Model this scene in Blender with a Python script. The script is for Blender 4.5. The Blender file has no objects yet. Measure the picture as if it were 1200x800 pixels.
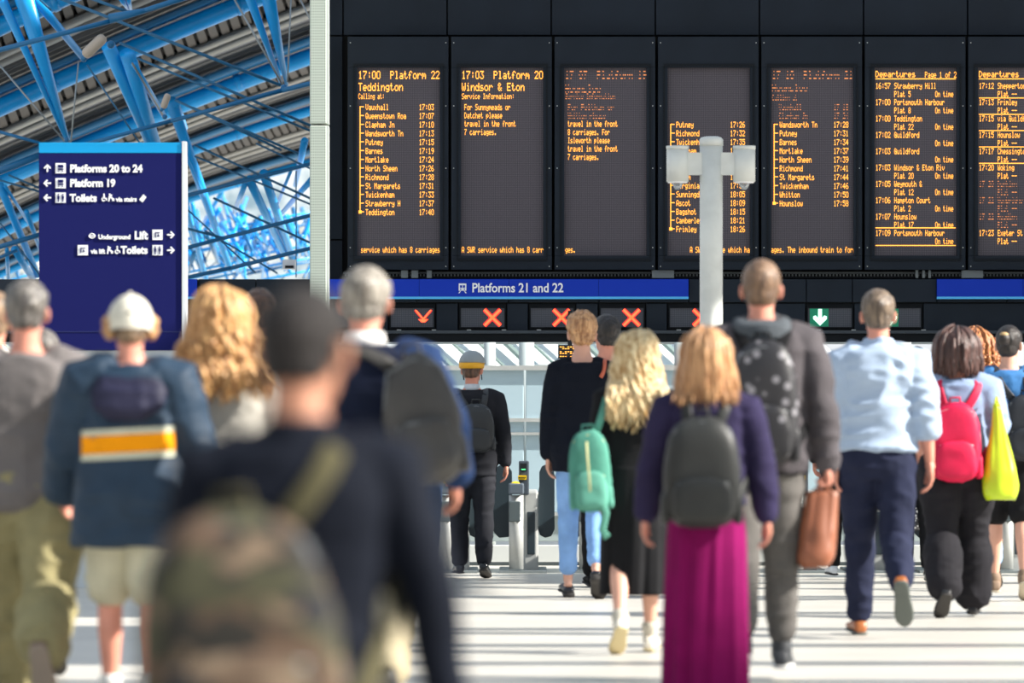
import bpy, math, random
import numpy as np
from mathutils import Vector, Matrix
from mathutils.bvhtree import BVHTree
random.seed(7)
S = bpy.context.scene
C = S.collection
R = math.radians
# ---------------- camera (200 mm telephoto, level, lens shifted up) ----------------
F = 6667.0; HZ = 498.0; CH = 1.2        # focal length in px, horizon row, camera height
cam_d = bpy.data.cameras.new('camera'); cam = bpy.data.objects.new('camera', cam_d); C.objects.link(cam)
cam.location = (0, 0, CH); cam.rotation_euler = (R(90), 0, 0)
cam_d.sensor_width = 36; cam_d.lens = 200; cam_d.shift_y = (HZ-400)/1200
cam_d.clip_end = 600
cam_d.dof.use_dof = True; cam_d.dof.focus_distance = 50; cam_d.dof.aperture_fstop = 3.3
S.camera = cam
# ---------------- sky, sun, exposure ----------------
w = bpy.data.worlds.new('sky'); S.world = w; w.use_nodes = True
nt = w.node_tree; bg = nt.nodes['Background']
tc = nt.nodes.new('ShaderNodeTexCoord'); sx = nt.nodes.new('ShaderNodeSeparateXYZ'); cr = nt.nodes.new('ShaderNodeValToRGB')
nt.links.new(tc.outputs['Generated'], sx.inputs[0]); nt.links.new(sx.outputs['Z'], cr.inputs[0]); nt.links.new(cr.outputs[0], bg.inputs[0])
cr.color_ramp.elements[0].position = 0.0; cr.color_ramp.elements[0].color = (.90, .93, .96, 1)
cr.color_ramp.elements[1].position = 0.9; cr.color_ramp.elements[1].color = (.58, .72, .92, 1)
bg.inputs[1].default_value = 0.80
sun_d = bpy.data.lights.new('sun', 'SUN'); sun = bpy.data.objects.new('sun', sun_d); C.objects.link(sun)
SUN = Vector((.84, -.17, .55)).normalized()
sun.rotation_euler = SUN.to_track_quat('Z', 'Y').to_euler(); sun.location = (20, 30, 20)
sun_d.energy = 10; sun_d.angle = R(.9); sun_d.color = (1, .95, .87)
S.view_settings.view_transform = 'Standard'; S.view_settings.look = 'None'; S.view_settings.gamma = 1
S.view_settings.use_curve_mapping = False; S.view_settings.exposure = 0.3

# ---------------- helpers ----------------
def P(x, y, Y): return Vector(((x-600)*Y/F, Y, CH+(HZ-y)*Y/F))
def hexc(h):
    h = h.lstrip('#'); v = [int(h[i:i+2], 16)/255 for i in (0, 2, 4)]
    return tuple(c/12.92 if c < .04045 else ((c+.055)/1.055)**2.4 for c in v)
MATS = {}
def mat(name, col, rough=.6, metal=0, var=0, vs=6, bump=0, bs=120, emit=0, stretch=(1, 1, 1), sheen=0, col2=None, trans=0):
    if name in MATS: return MATS[name]
    if isinstance(col, str): col = hexc(col)
    if isinstance(col2, str): col2 = hexc(col2)
    m = bpy.data.materials.new(name); m.use_nodes = True; n = m.node_tree.nodes; l = m.node_tree.links
    b = n['Principled BSDF']; b.inputs['Base Color'].default_value = (*col, 1)
    b.inputs['Roughness'].default_value = rough; b.inputs['Metallic'].default_value = metal
    if name.startswith(('dark_', 'sign_')): b.inputs['Specular IOR Level'].default_value = .2
    if sheen: b.inputs['Sheen Weight'].default_value = sheen
    if trans: b.inputs['Transmission Weight'].default_value = trans
    if var or bump or col2:
        t = n.new('ShaderNodeTexCoord'); mp = n.new('ShaderNodeMapping'); l.new(t.outputs['Object'], mp.inputs[0]); mp.inputs['Scale'].default_value = stretch
    if var or col2:
        no = n.new('ShaderNodeTexNoise'); no.inputs['Scale'].default_value = vs; no.inputs['Detail'].default_value = 4; l.new(mp.outputs[0], no.inputs[0])
        r = n.new('ShaderNodeValToRGB'); l.new(no.outputs[0], r.inputs[0])
        r.color_ramp.elements[0].position = .35; r.color_ramp.elements[1].position = .65
        if col2: r.color_ramp.elements[0].color = (*col2, 1); r.color_ramp.elements[1].color = (*col, 1)
        else:
            r.color_ramp.elements[0].color = (*[c*(1-var) for c in col], 1); r.color_ramp.elements[1].color = (*[min(1, c*(1+var)) for c in col], 1)
        l.new(r.outputs[0], b.inputs['Base Color'])
    if bump:
        no = n.new('ShaderNodeTexNoise'); no.inputs['Scale'].default_value = bs; l.new(mp.outputs[0], no.inputs[0])
        bu = n.new('ShaderNodeBump'); bu.inputs['Strength'].default_value = bump; bu.inputs['Distance'].default_value = .01
        l.new(no.outputs[0], bu.inputs['Height']); l.new(bu.outputs[0], b.inputs['Normal'])
    if emit:
        b.inputs['Emission Color'].default_value = (*col, 1); b.inputs['Emission Strength'].default_value = emit
    MATS[name] = m; return m

def ellip(t, n):
    c, s = np.cos(t), np.sin(t)
    return np.sign(c)*np.abs(c)**(2/n), np.sign(s)*np.abs(s)**(2/n)
class MB:
    def __init__(s): s.v = []; s.f = []
    def add(s, v, f):
        o = len(s.v); s.v += [tuple(map(float, p)) for p in v]; s.f += [tuple(i+o for i in q) for q in f]; return s
    def box(s, a, b):
        x0, y0, z0 = a; x1, y1, z1 = b
        return s.add([(x0,y0,z0),(x1,y0,z0),(x1,y1,z0),(x0,y1,z0),(x0,y0,z1),(x1,y0,z1),(x1,y1,z1),(x0,y1,z1)],
                     [(0,3,2,1),(4,5,6,7),(0,1,5,4),(1,2,6,5),(2,3,7,6),(3,0,4,7)])
    def pbox(s, x0, y0, x1, y1, Y, d):      # front face covers this rectangle at distance Y
        a = P(x0, y1, Y); b = P(x1, y0, Y); return s.box((a.x, Y, a.z), (b.x, Y+d, b.z))
    def hexa(s, q, t):                        # quad q (4 points) given thickness vector t
        q = [Vector(p) for p in q]; t = Vector(t)
        return s.add(q+[p+t for p in q], [(0,1,2,3),(7,6,5,4),(0,4,5,1),(1,5,6,2),(2,6,7,3),(3,7,4,0)])
    def rings(s, rs):
        n = len(rs[0]); v = [p for r in rs for p in r]; f = []
        for i in range(len(rs)-1):
            for j in range(n): a = i*n+j; b = i*n+(j+1) % n; f.append((a, b, b+n, a+n))
        f.append(tuple(range(n-1, -1, -1))); f.append(tuple((len(rs)-1)*n+j for j in range(n)))
        return s.add(v, f)
    def zloft(s, secs, n=24, e=2.4):          # secs: (z, rx, ry, cx, cy)
        t = np.arange(n)*2*np.pi/n; cx, cy = ellip(t, e); rs = []
        for (z, rx, ry, ox, oy) in secs: rs.append([(ox+rx*cx[i], oy+ry*cy[i], z) for i in range(n)])
        return s.rings(rs)
    def tube(s, pts, rad, n=10, ref=(0, 1, 0), cap=True, flat=1.0):
        pts = [Vector(p) for p in pts]; rad = list(rad) if hasattr(rad, '__len__') else [rad]*len(pts)
        if cap:
            d0 = (pts[1]-pts[0]).normalized(); d1 = (pts[-1]-pts[-2]).normalized(); r0, r1 = rad[0], rad[-1]
            pts = [pts[0]-d0*r0*.8, pts[0]-d0*r0*.45]+pts+[pts[-1]+d1*r1*.45, pts[-1]+d1*r1*.8]; rad = [r0*.45, r0*.85]+rad+[r1*.85, r1*.45]
        rs = []; ref = Vector(ref)
        for i, p in enumerate(pts):
            t = (pts[min(i+1, len(pts)-1)]-pts[max(i-1, 0)]).normalized()
            u = ref-t*ref.dot(t)
            if u.length < 1e-4: u = t.orthogonal()
            u.normalize(); v = t.cross(u)
            rs.append([p+(u*math.cos(a)*flat+v*math.sin(a))*rad[i] for a in (2*math.pi*j/n for j in range(n))])
        return s.rings(rs)
    def ball(s, c, r, n=14, m=9, M=None):
        rx, ry, rz = r if hasattr(r, '__len__') else (r, r, r); rs = []
        for i in range(m):
            th = math.pi*(i+.5)/m; z = -math.cos(th); q = math.sin(th); ring = []
            for j in range(n):
                p = Vector((rx*q*math.cos(2*math.pi*j/n), ry*q*math.sin(2*math.pi*j/n), rz*z))
                if M: p = M @ p
                ring.append(Vector(c)+p)
            rs.append(ring)
        return s.rings(rs)
    def prism(s, poly, Y, d):                # poly: px outline (x,y) at distance Y
        a = [P(x, y, Y) for x, y in poly]; n = len(a); b = [p+Vector((0, d, 0)) for p in a]
        return s.add(a+b, [tuple(range(n)), tuple(range(2*n-1, n-1, -1))]+[(i, i+n, (i+1) % n+n, (i+1) % n) for i in range(n)])
    def mesh(s, name='m'):
        me = bpy.data.meshes.new(name); me.from_pydata(s.v, [], s.f); me.update(); return me
    def build(s, name, m, parent=None, smooth=False, **kw): return link(name, s.mesh(name), m, parent, smooth, **kw)
def link(name, me, m, parent=None, smooth=False, label=None, cat=None, group=None, kind=None):
    if not isinstance(me, bpy.types.Mesh): me = me.mesh()
    o = bpy.data.objects.new(name, me); C.objects.link(o); me.name = name
    if m is not None: me.materials.clear(); me.materials.append(m)
    if smooth: me.polygons.foreach_set('use_smooth', [True]*len(me.polygons))
    if parent is not None: o.parent = parent
    tagit(o, label, cat, group, kind); return o
def tagit(o, label=None, cat=None, group=None, kind=None):
    for k, v in (('label', label), ('category', cat), ('group', group), ('kind', kind)):
        if v: o[k] = v
def empty(name, loc, label=None, cat=None, group=None, kind=None, rz=0, k=1):
    o = bpy.data.objects.new(name, None); C.objects.link(o); o.location = loc; o.rotation_euler = (0, 0, rz); o.scale = (k, k, k)
    tagit(o, label, cat, group, kind); o.empty_display_size = .1; return o
def shift(mb, o): mb.v = [(x-o[0], y-o[1], z-o[2]) for x, y, z in mb.v]; return mb
def bevel(o, wd, seg=2):
    b = o.modifiers.new('bevel', 'BEVEL'); b.width = wd; b.segments = seg; b.limit_method = 'ANGLE'; return o
def words(name, s, size, loc, m, parent, bold=0, align='LEFT', depth=.002, sxy=(1, 1)):
    cu = bpy.data.curves.new(name, 'FONT'); cu.body = s; cu.size = size; cu.align_x = align; cu.offset = bold; cu.extrude = depth; cu.resolution_u = 3
    t = bpy.data.objects.new(name, cu); C.objects.link(t)
    me = bpy.data.meshes.new_from_object(t.evaluated_get(bpy.context.evaluated_depsgraph_get()))
    bpy.data.objects.remove(t)
    n = len(me.vertices); a = np.empty(n*3); me.vertices.foreach_get('co', a); a = a.reshape(-1, 3)
    b = np.stack([a[:, 0]*sxy[0]+loc[0], -a[:, 2]+loc[1], a[:, 1]*sxy[1]+loc[2]], 1)
    me.vertices.foreach_set('co', b.ravel()); me.update()
    return link(name, me, m, parent, kind='stuff')

# ---------------- materials ----------------
DARK = mat('dark_cladding', '#1a222c', .6, var=.12, vs=2)
DARK2 = mat('dark_frame', '#0f141a', .6)
SEAM = mat('recess', '#07090b', .8)
STEEL = mat('brushed_steel', '#b4b6b3', .45, .25, var=.08, vs=8)
GREYP = mat('grey_paint', '#b4bebe', .45, var=.05, vs=3)
PALE = mat('pale_column_paint', '#b4bcb6', .55, var=.05, vs=5)
BLUE = mat('steel_blue', '#0a9ce6', .3, var=.08, vs=1.5)
BLUED = mat('steel_blue_dark', '#0a6596', .4, var=.08, vs=1.5)
ROD = mat('tie_rod_blue', '#1d6288', .4)
WIRE = mat('steel_wire', '#8d9496', .35, .6)
SIGN = mat('sign_navy', '#0a1054', .7)
SIGNB = mat('sign_blue', '#1236ae', .7)
CYAN = mat('sign_cyan', '#149bd8', .4)
CYANL = mat('sign_light_cyan', '#58b4ee', .4)
WHITE = mat('sign_white', '#f2f2f4', .5)
AMBER = mat('amber_led', (1.0, .38, .05), .5, emit=1.6)
AMBERD = mat('dim_amber_led', (1.0, .33, .10), .5, emit=.45)
REDL = mat('red_led', (1.0, .10, .03), .5, emit=2.2)
REDG = mat('red_led_edge', (1.0, .02, .02), .5, emit=.9)
GREENL = mat('green_led', (.55, 1.0, .8), .5, emit=1.2)
GREENG = mat('green_led_edge', (.0, .20, .10), .5, emit=.25)
def grid_mat(name, col, dark, pitch):
    m = bpy.data.materials.new(name); m.use_nodes = True; n = m.node_tree.nodes; l = m.node_tree.links; b = n['Principled BSDF']
    t = n.new('ShaderNodeTexCoord'); sp = n.new('ShaderNodeSeparateXYZ'); l.new(t.outputs['Object'], sp.inputs[0]); last = None
    for ax in ('X', 'Z'):
        f = n.new('ShaderNodeMath'); f.operation = 'MULTIPLY'; f.inputs[1].default_value = 1/pitch; l.new(sp.outputs[ax], f.inputs[0])
        g = n.new('ShaderNodeMath'); g.operation = 'FRACT'; l.new(f.outputs[0], g.inputs[0])
        h = n.new('ShaderNodeMath'); h.operation = 'GREATER_THAN'; h.inputs[1].default_value = .28; l.new(g.outputs[0], h.inputs[0])
        if last:
            k = n.new('ShaderNodeMath'); k.operation = 'MULTIPLY'; l.new(last.outputs[0], k.inputs[0]); l.new(h.outputs[0], k.inputs[1]); last = k
        else: last = h
    mx = n.new('ShaderNodeMix'); mx.data_type = 'RGBA'; mx.inputs[6].default_value = (*hexc(dark), 1); mx.inputs[7].default_value = (*hexc(col), 1)
    l.new(last.outputs[0], mx.inputs[0]); l.new(mx.outputs[2], b.inputs['Base Color']); b.inputs['Roughness'].default_value = .55
    return m
SCREEN = grid_mat('led_matrix', '#5d545c', '#2c2a31', .0145)
LANE = grid_mat('lane_matrix', '#4a4c55', '#33353d', .02)
# ---------------- setting ----------------
fl = mat('floor_terrazzo', '#bdb9b0', .38, var=.06, vs=1.2, bump=.05, bs=60)
MB().box((-45, -6, -.2), (45, 230, 0)).build('floor', fl, kind='structure')
# canopy over the concourse (out of frame above): its louvres stripe the floor with shade
CZ = 7.5
can = empty('canopy_frame', (0, 30, CZ), 'steel louvred canopy over the concourse, above the frame', 'canopy')
can['kind'] = 'structure'
ox, oy = CZ*SUN.x/SUN.z, CZ*SUN.y/SUN.z
for y in (674, 683, 699, 718, 737, 756, 777, 799, 826, 858, 898, 950, 1020, 1110, 1240, 1420):
    Yl = F*CH/(y-HZ)
    o = MB().box((-14, -.2-.006*abs(0), -.06), (22, .2, .06)).build('louvre', GREYP, can); o.location = (0, Yl+oy-30, 0)
for x in (-14, 22):
    MB().box((x-.15, -26, -.35), (x+.15, 26, -.06)).build('girder', GREYP, can)
    for yy in (-25, 0, 17): MB().box((x-.15, yy-.15, -CZ), (x+.15, yy+.15, -.3)).build('canopy_post', GREYP, can)
for (x0, x1, y0, y1) in ((-5.2, -1.55, 28.5, 34), (-5.2, -1.5, 35.5, 46), (-1.0, -.1, 40, 44.5), (.2, 1.6, 43.2, 46)):
    MB().box((x0+ox, y0+oy-30, .08), (x1+ox, y1+oy-30, .14)).build('roof_panel', GREYP, can)

# unseen wall, added right of the frame to keep sun off the boards
MB().box((9.9, 49.5, 0), (10.3, 60, 15)).build('shade_wall_right', DARK, kind='structure')
# low screen wall behind the ticket gates
YW = 49.0
pan = mat('wall_panel_bluegrey', '#a9bfc8', .35, var=.05, vs=.8); pan2 = mat('wall_panel_greygreen', '#98a3a2', .5, var=.05, vs=1)
led = mat('wall_ledge', '#c6c9c6', .5)
wb = empty('wall_back', (0, YW, 0), kind='structure')
a = P(0, 431, YW).z; b = P(0, 600, YW).z
for i in range(-6, 7):
    x0 = i*1.55+.12; x1 = x0+1.53
    for z0, z1, m, nm, d in ((b, a, pan, 'panel', .04), (.2, b-.03, pan2, 'kick_panel', .03), (0, .17, led, 'plinth', .12)):
        bevel(MB().box((x0, -d, z0), (x1, .06, z1)).build(nm, m, wb), .006)
for z, t in ((a, .02), (P(0, 492, YW).z, .016), (P(0, 508, YW).z, .012), (b-.015, .015)):
    MB().box((-9.2, -.08, z-t), (9.6, -.03, z+t)).build('rail', STEEL, wb)
MB().box((-9.3, -.35, 0), (9.7, -.3, .03)).build('floor_strip', mat('strip', '#3b4446', .5), wb)
# glazed sloping roof seen between header and screen wall
YG = 64.0
sk = empty('window_1', (0, YG, 0), kind='structure')
gl = mat('frosted_glass', '#eef4f6', .9); gb = mat('glazing_bar', '#8fa39d', .45)
for i in range(-12, 30):
    xa = 60+i*31
    q = [P(xa-38, 390, YG+1), P(xa-8, 390, YG+1), P(xa+46, 440, YG), P(xa+16, 440, YG)]
    o = MB().hexa([v-Vector((0, YG, 0)) for v in q], (0, .02, .0)).build('pane', gl, sk)
    MB().tube([P(xa-39, 389, YG+.8)-Vector((0, YG, 0)), P(xa+16, 441, YG-.2)-Vector((0, YG, 0))], .022 if i % 3 else .04, 6, cap=False).build('glazing_bar', gb, sk)
# steel columns behind the gates
for px, r, Y in ((574, 7, 50.2), (617, 9, 50.4), (797, 7, 50.2), (1060, 8, 50.4), (1192, 7, 50.2)):
    rr = r*Y/F
    e = empty('steel_column', (P(px, 0, Y).x, Y, 0), {574: 'slim grey steel column just right of the suited man', 617: 'thicker grey steel column rising behind the yellow card reader', 690: 'grey steel column hidden behind the navy jumper woman', 797: 'grey steel column left of the floodlight pole behind the gates', 1060: 'grey steel column behind the man in the pale blue shirt', 372: 'grey steel column behind the white-haired man', 1192: 'rightmost grey steel column at the photo edge'}[px], 'column')
    MB().tube([(0, 0, .05), (0, 0, P(0, 401, Y).z)], rr, 20, cap=False).build('shaft', GREYP, e, True)
    MB().tube([(0, 0, 0), (0, 0, .05)], rr*1.5, 20, cap=False).build('base_collar', GREYP, e, True)
e = MB().pbox(626, 427, 800, 433, 50.3, .05).build('cross_rail', GREYP, label='grey horizontal rail linking two columns under the header', cat='rail')
# perforated pale column left of the board
pc = bpy.data.materials.new('perforated_paint'); pc.use_nodes = True; n = pc.node_tree.nodes; l = pc.node_tree.links
t = n.new('ShaderNodeTexCoord'); mp = n.new('ShaderNodeMapping'); mp.inputs['Scale'].default_value = (60, 60, 40); l.new(t.outputs['Object'], mp.inputs[0])
vo = n.new('ShaderNodeTexVoronoi'); vo.inputs['Randomness'].default_value = 0; vo.inputs['Scale'].default_value = 1; l.new(mp.outputs[0], vo.inputs[0])
r = n.new('ShaderNodeValToRGB'); r.color_ramp.elements[0].position = .25; r.color_ramp.elements[0].color = (*hexc('#869186'), 1); r.color_ramp.elements[1].position = .32; r.color_ramp.elements[1].color = (*hexc('#b3bcb1'), 1)
l.new(vo.outputs['Distance'], r.inputs[0]); l.new(r.outputs[0], n['Principled BSDF'].inputs['Base Color']); n['Principled BSDF'].inputs['Roughness'].default_value = .5
YC = 51.6
pcx = P(374, 0, YC).x; hw = 11*YC/F
e = empty('clad_column', (pcx, YC, 0), 'tall pale perforated metal column at the left end of the board', 'column')
for z0, z1 in ((0, P(0, 147, YC).z), (P(0, 145, YC).z, 7.5)):
    bevel(MB().box((-hw, 0, z0), (hw*.8, .3, z1)).build('cladding', pc, e), .01)
    MB().box((hw*.8, .02, z0), (hw, .3, z1)).build('edge_trim', PALE, e)

# ---------------- departure board wall ----------------
YB = 52.0
bw = empty('wall_board', (0, YB+.3, 0), kind='structure')
def rel(mb, o): return shift(mb, o)
seams = [385, 402, 524, 646, 768, 890, 1012, 1134, 1256, 1378]
O = (0, YB+.3, 0)
for i in range(len(seams)-1):
    x0, x1 = seams[i]+.8, seams[i+1]-.8
    bevel(rel(MB().pbox(x0, -90, x1, -40, YB+.2, .1), O).build('cladding_panel', DARK, bw), .004)
    bevel(rel(MB().pbox(x0, -38.5, x1, 41, YB+.2, .1), O).build('cladding_panel', DARK, bw), .004)
for y0, y1 in ((43, 280), (282, 402)):
    rel(MB().pbox(385.8, y0, 401, y1, YB+.2, .1), O).build('cladding_panel', DARK, bw)
rel(MB().pbox(384, -90, 1400, 402, YB+.32, .5), O).build('backing', SEAM, bw)
# fixing screws on the cladding corners
mb = MB()
for x in [s_+d for s_ in seams[1:8] for d in (-6, 8)]:
    for y in (49, 120, 200, 296): mb.pbox(x-.5, y-.5, x+.5, y+.5, YB-.04, .02)

# 5x7 font
FONT = {' ':'0000000000','a':'2054545478','b':'7F48444438','c':'3844444420','d':'384444487F','e':'3854545418','f':'087E090102','g':'18A4A4A47C','h':'7F08040478','i':'00447D4000','j':'2040443D00','k':'7F10284400','l':'00417F4000','m':'7C04180478','n':'7C08040478','o':'3844444438','p':'FC18242418','q':'18242418FC','r':'7C08040408','s':'4854545420','t':'043F444020','u':'3C4040207C','v':'1C2040201C','w':'3C4030403C','x':'4428102844','y':'4C9090907C','z':'4464544C44',
'A':'7E1111117E','B':'7F49494936','C':'3E41414122','D':'7F4141221C','E':'7F49494941','F':'7F09090901','G':'3E41495A7A','H':'7F0808087F','I':'00417F4100','J':'2040413F01','K':'7F08142241','L':'7F40404040','M':'7F020C027F','N':'7F0408107F','O':'3E4141413E','P':'7F09090906','Q':'3E4151215E','R':'7F09192946','S':'4649494931','T':'01017F0101','U':'3F4040403F','V':'1F2040201F','W':'3F4038403F','X':'6314081463','Y':'0708700807','Z':'6151494543',
'0':'3E4141413E','1':'00427F4000','2':'4261514946','3':'2141454B31','4':'1814127F10','5':'2745454539','6':'3C4A494930','7':'0171090503','8':'3649494936','9':'064949291E',':':'0000360000','.':'0060600000','&':'3649552250','-':'0808080808','_':'0808080808'}
def led_text(mb, s, x, y, adv, h, Y, drop=None):     # x,y = left/top in px, adv per char, h = height in px
    cw = adv/6; ch = h/7
    for ci, c in enumerate(s):
        g = bytes.fromhex(FONT.get(c, '0000000000'))
        for r_ in range(8):
            if drop and drop(ci, r_): continue
            run = None
            for k in range(6):
                on = k < 5 and (g[k] >> r_) & 1
                if on and run is None: run = k
                if not on and run is not None:
                    x0 = x+ci*adv+run*cw; x1 = x+ci*adv+k*cw; y0 = y+r_*ch
                    a_ = P(x0, y0, Y); b_ = P(x1, y0+ch*.98, Y)
                    mb.add([(a_.x, Y, a_.z), (a_.x, Y, b_.z), (b_.x, Y, b_.z), (b_.x, Y, a_.z)], [(0, 1, 2, 3)]); run = None
def led_bar(mb, x0, y0, x1, y1, Y):
    a_ = P(x0, y0, Y); b_ = P(x1, y1, Y); mb.add([(a_.x, Y, a_.z), (a_.x, Y, b_.z), (b_.x, Y, b_.z), (b_.x, Y, a_.z)], [(0, 1, 2, 3)])
def times(mb, s, xr, y, Y, drop=None): led_text(mb, s, xr-5*3.55, y, 3.55, 7, Y, drop)
stops1 = [('Vauxhall','17:03'),('Queenstown Roa','17:07'),('Clapham Jn','17:10'),('Wandsworth Tn','17:13'),('Putney','17:15'),('Barnes','17:19'),('Mortlake','17:24'),('North Sheen','17:26'),('Richmond','17:28'),('St Margarets','17:31'),('Twickenham','17:33'),('Strawberry H','17:37'),('Teddington','17:40')]
stops4 = [('Putney','17:26'),('Richmond','17:32'),('Twickenham','17:35'),('Feltham','17:41'),('Ashford','17:46'),('Staines','17:50'),('Egham','17:55'),('Virginia Wat','17:59'),('Sunningdale','18:05'),('Ascot','18:09'),('Bagshot','18:15'),('Camberley','18:21'),('Frimley','18:26')]
stops5 = [('Wandsworth Tn','17:28'),('Putney','17:31'),('Barnes','17:34'),('Mortlake','17:37'),('North Sheen','17:39'),('Richmond','17:41'),('St Margarets','17:44'),('Twickenham','17:46'),('Whitton','17:50'),('Hounslow','17:58')]
sp = lambda c, r_: (c*7+r_*3+c*r_) % 3 != 0 or r_ % 2
def stoplist(mb, L, x, y0, xr, Y, pitch=10.25, start=True):
    for i, (s_, t_) in enumerate(L):
        led_text(mb, s_, x+8, y0+i*pitch, 3.42, 7, Y); times(mb, t_, xr, y0+i*pitch, Y)
        led_bar(mb, x+1.5, y0+i*pitch+2.6, x+6, y0+i*pitch+3.6, Y)
    led_bar(mb, x+.9, y0+2.6, x+2, y0+(len(L)-1)*pitch+3.6, Y)
    yy = y0+(len(L)-1)*pitch+3.3; led_bar(mb, x-.3, yy-1.8, x+3.3, yy+1.8, Y)
def board(i, lab):
    sx = 420+i*121.2; x0 = sx-12.5; x1 = sx+105.5; c = P((x0+x1)/2, 316, YB); O = (c.x, YB, c.z)
    e = empty('departure_board', O, lab, 'departure board', 'orange lettered departure boards side by side')
    cab = MB(); fr = 9
    # cabinet as a frame with a recessed screen opening
    cab.pbox(x0, 43, x1, 79, YB, .22); cab.pbox(x0, 299.5, x1, 316, YB, .22); cab.pbox(x0, 79, sx-1, 299.5, YB, .22); cab.pbox(sx+95.5, 79, x1, 299.5, YB, .22)
    bevel(shift(cab, O).build('cabinet', DARK, e), .004)
    bz = MB(); bz.pbox(sx-6, 74.5, sx+100.5, 77, YB-.012, .012); bz.pbox(sx-6, 303, sx+100.5, 305.5, YB-.012, .012); bz.pbox(sx-6, 77, sx-4.5, 303, YB-.012, .012); bz.pbox(sx+99, 77, sx+100.5, 303, YB-.012, .012)
    shift(bz, O).build('bezel', DARK2, e)
    shift(MB().pbox(sx-2, 78, sx+96.5, 300.5, YB+.05, .03), O).build('screen', SCREEN, e)
    sc = MB()
    for xx in (x0+3, x1-3):
        for yy in (50, 124, 197, 290, 312): sc.pbox(xx-.6, yy-.6, xx+.6, yy+.6, YB-.008, .01)
    shift(sc, O).build('screw', STEEL, e, kind='stuff')
    mb = MB(); dm = MB(); Y = YB+.046
    if i == 0:
        led_text(mb, '17:00  Platform 22', sx, 83, 5.33, 9.5, Y); led_text(mb, 'Teddington', sx, 97, 5.3, 9.5, Y); led_text(mb, 'Calling at:', sx, 109.5, 2.8, 6.5, Y)
        stoplist(mb, stops1, sx+.5, 122, sx+89, Y); led_text(mb, 'service which has 8 carriages', sx+3, 289, 3.2, 7, Y)
    if i == 1:
        led_text(mb, '17:03  Platform 20', sx, 83, 5.33, 9.5, Y); led_text(mb, 'Windsor & Eton', sx, 97, 5.3, 9.5, Y); led_text(mb, 'Service Information:', sx, 109.5, 3.1, 6.5, Y)
        for k, s_ in enumerate(('For Sunnymeads or', 'Datchet please', 'travel in the front', '7 carriages.')): led_text(mb, s_, sx+3, 122+k*9.7, 3.2, 7, Y)
        led_text(mb, 'A SWR service which has 8 carr', sx, 289, 3.2, 7, Y)
    if i == 2:
        dr = lambda c, r_: r_ % 3 != 0
        led_text(dm, '17:07  Platform 19', sx, 83, 5.33, 9.5, Y, dr); led_text(dm, 'Hounslow', sx, 99, 5.3, 9.5, Y, dr); led_text(dm, 'Service Information:', sx, 109.5, 3.1, 6.5, Y, dr)
        led_text(dm, 'For Feltham or', sx+3, 122, 3.9, 7, Y, dr); led_text(dm, 'Whitton please', sx+3, 132, 3.2, 7, Y, dr)
        for k, s_ in enumerate(('travel in the front', '8 carriages. For', 'Isleworth please', 'travel in the front', '7 carriages.')): led_text(mb, s_, sx+3, 141.5+k*9.7, 3.1, 7, Y)
        led_text(mb, 'ges.', sx, 289, 3.2, 7, Y)
    if i == 3:
        stoplist(mb, stops4, sx+1, 142.5, sx+90, Y, 10.2); led_text(mb, 'A SWR service which ha', sx+25, 289, 3.2, 7, Y)
    if i == 4:
        dr = lambda c, r_: r_ % 3 != 0
        led_text(dm, '17:10  Platform 21', sx, 83, 5.3, 9.5, Y, dr); led_text(dm, 'Hounslow', sx, 99, 5.3, 8, Y, dr); led_text(dm, 'Calling at:', sx, 111, 3, 6.5, Y, dr)
        led_text(dm, 'Vauxhall   ', sx+8, 122, 3.4, 7, Y, dr); led_text(dm, 'Clapham Jn', sx+8, 132, 3.4, 7, Y, dr); times(dm, '17:18', sx+90, 122, Y, dr); times(dm, '17:24', sx+90, 132, Y, dr)
        stoplist(mb, stops5, sx+1, 142.5, sx+90, Y, 10.25); led_text(mb, 'ages. The inbound train to form', sx-1, 289, 3.2, 7, Y)
    if i in (5, 6):
        rows5 = [('16:57','Strawberry Hill','5'),('17:00','Portsmouth Harbour','8'),('17:00','Teddington','22'),('17:02','Guildford',''),('17:03','Guildford',''),('17:03','Windsor & Eton Riv','20'),('17:05','Weymouth &','12'),('17:06','Hampton Court','2'),('17:07','Hounslow','17'),('17:09','Portsmouth Harbour','')]
        rows6 = [('17:12','Shepperton','_'),('17:13','Frimley','_'),('17:15','via Guildford','_'),('17:15','Hounslow','_'),('17:17','Chessington','_'),('17:20','Woking','_'),('17:20','Dorking','_'),('17:22','Weybridge','_'),('17:22','Reading','_'),('17:23','Exeter St D','_')]
        led_text(mb, 'Departures', sx, 83, 4.75, 7.5, Y); led_text(mb, 'Page %d of 2' % (i-4), sx+58, 84, 3.4, 7, Y); led_bar(mb, sx, 91.8, sx+94, 92.9, Y)
        for k, (t_, s_, p_) in enumerate(rows5 if i == 5 else rows6):
            dd = i == 6 and 6 <= k <= 8; T = dm if dd else mb; dr = (lambda c, r_: r_ % 3 != 0) if dd else None; yy = 97+k*19.15
            times(T, t_, sx+18, yy, Y, dr); led_text(T, s_, sx+22, yy, 3.3, 7, Y, dr)
            if p_: led_text(T, 'Plat '+('--' if p_ == '_' else p_), sx+22, yy+9.7, 3.3, 7, Y, dr)
            if i == 5: led_text(T, 'On time', sx+70, yy+9.7, 3.1, 7, Y)
            if i == 6 and k < 5: led_bar(mb, sx, yy+17.2, sx+94, yy+18.2, Y)
        if i == 5: led_bar(mb, sx, 266.3, sx+94, 267.4, Y); led_bar(mb, sx, 287, sx+94, 288, Y)
    if mb.v: shift(mb, O).build('lettering', AMBER, e, kind='stuff')
    if dm.v: shift(dm, O).build('fading_lettering', AMBERD, e, kind='stuff')
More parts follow.
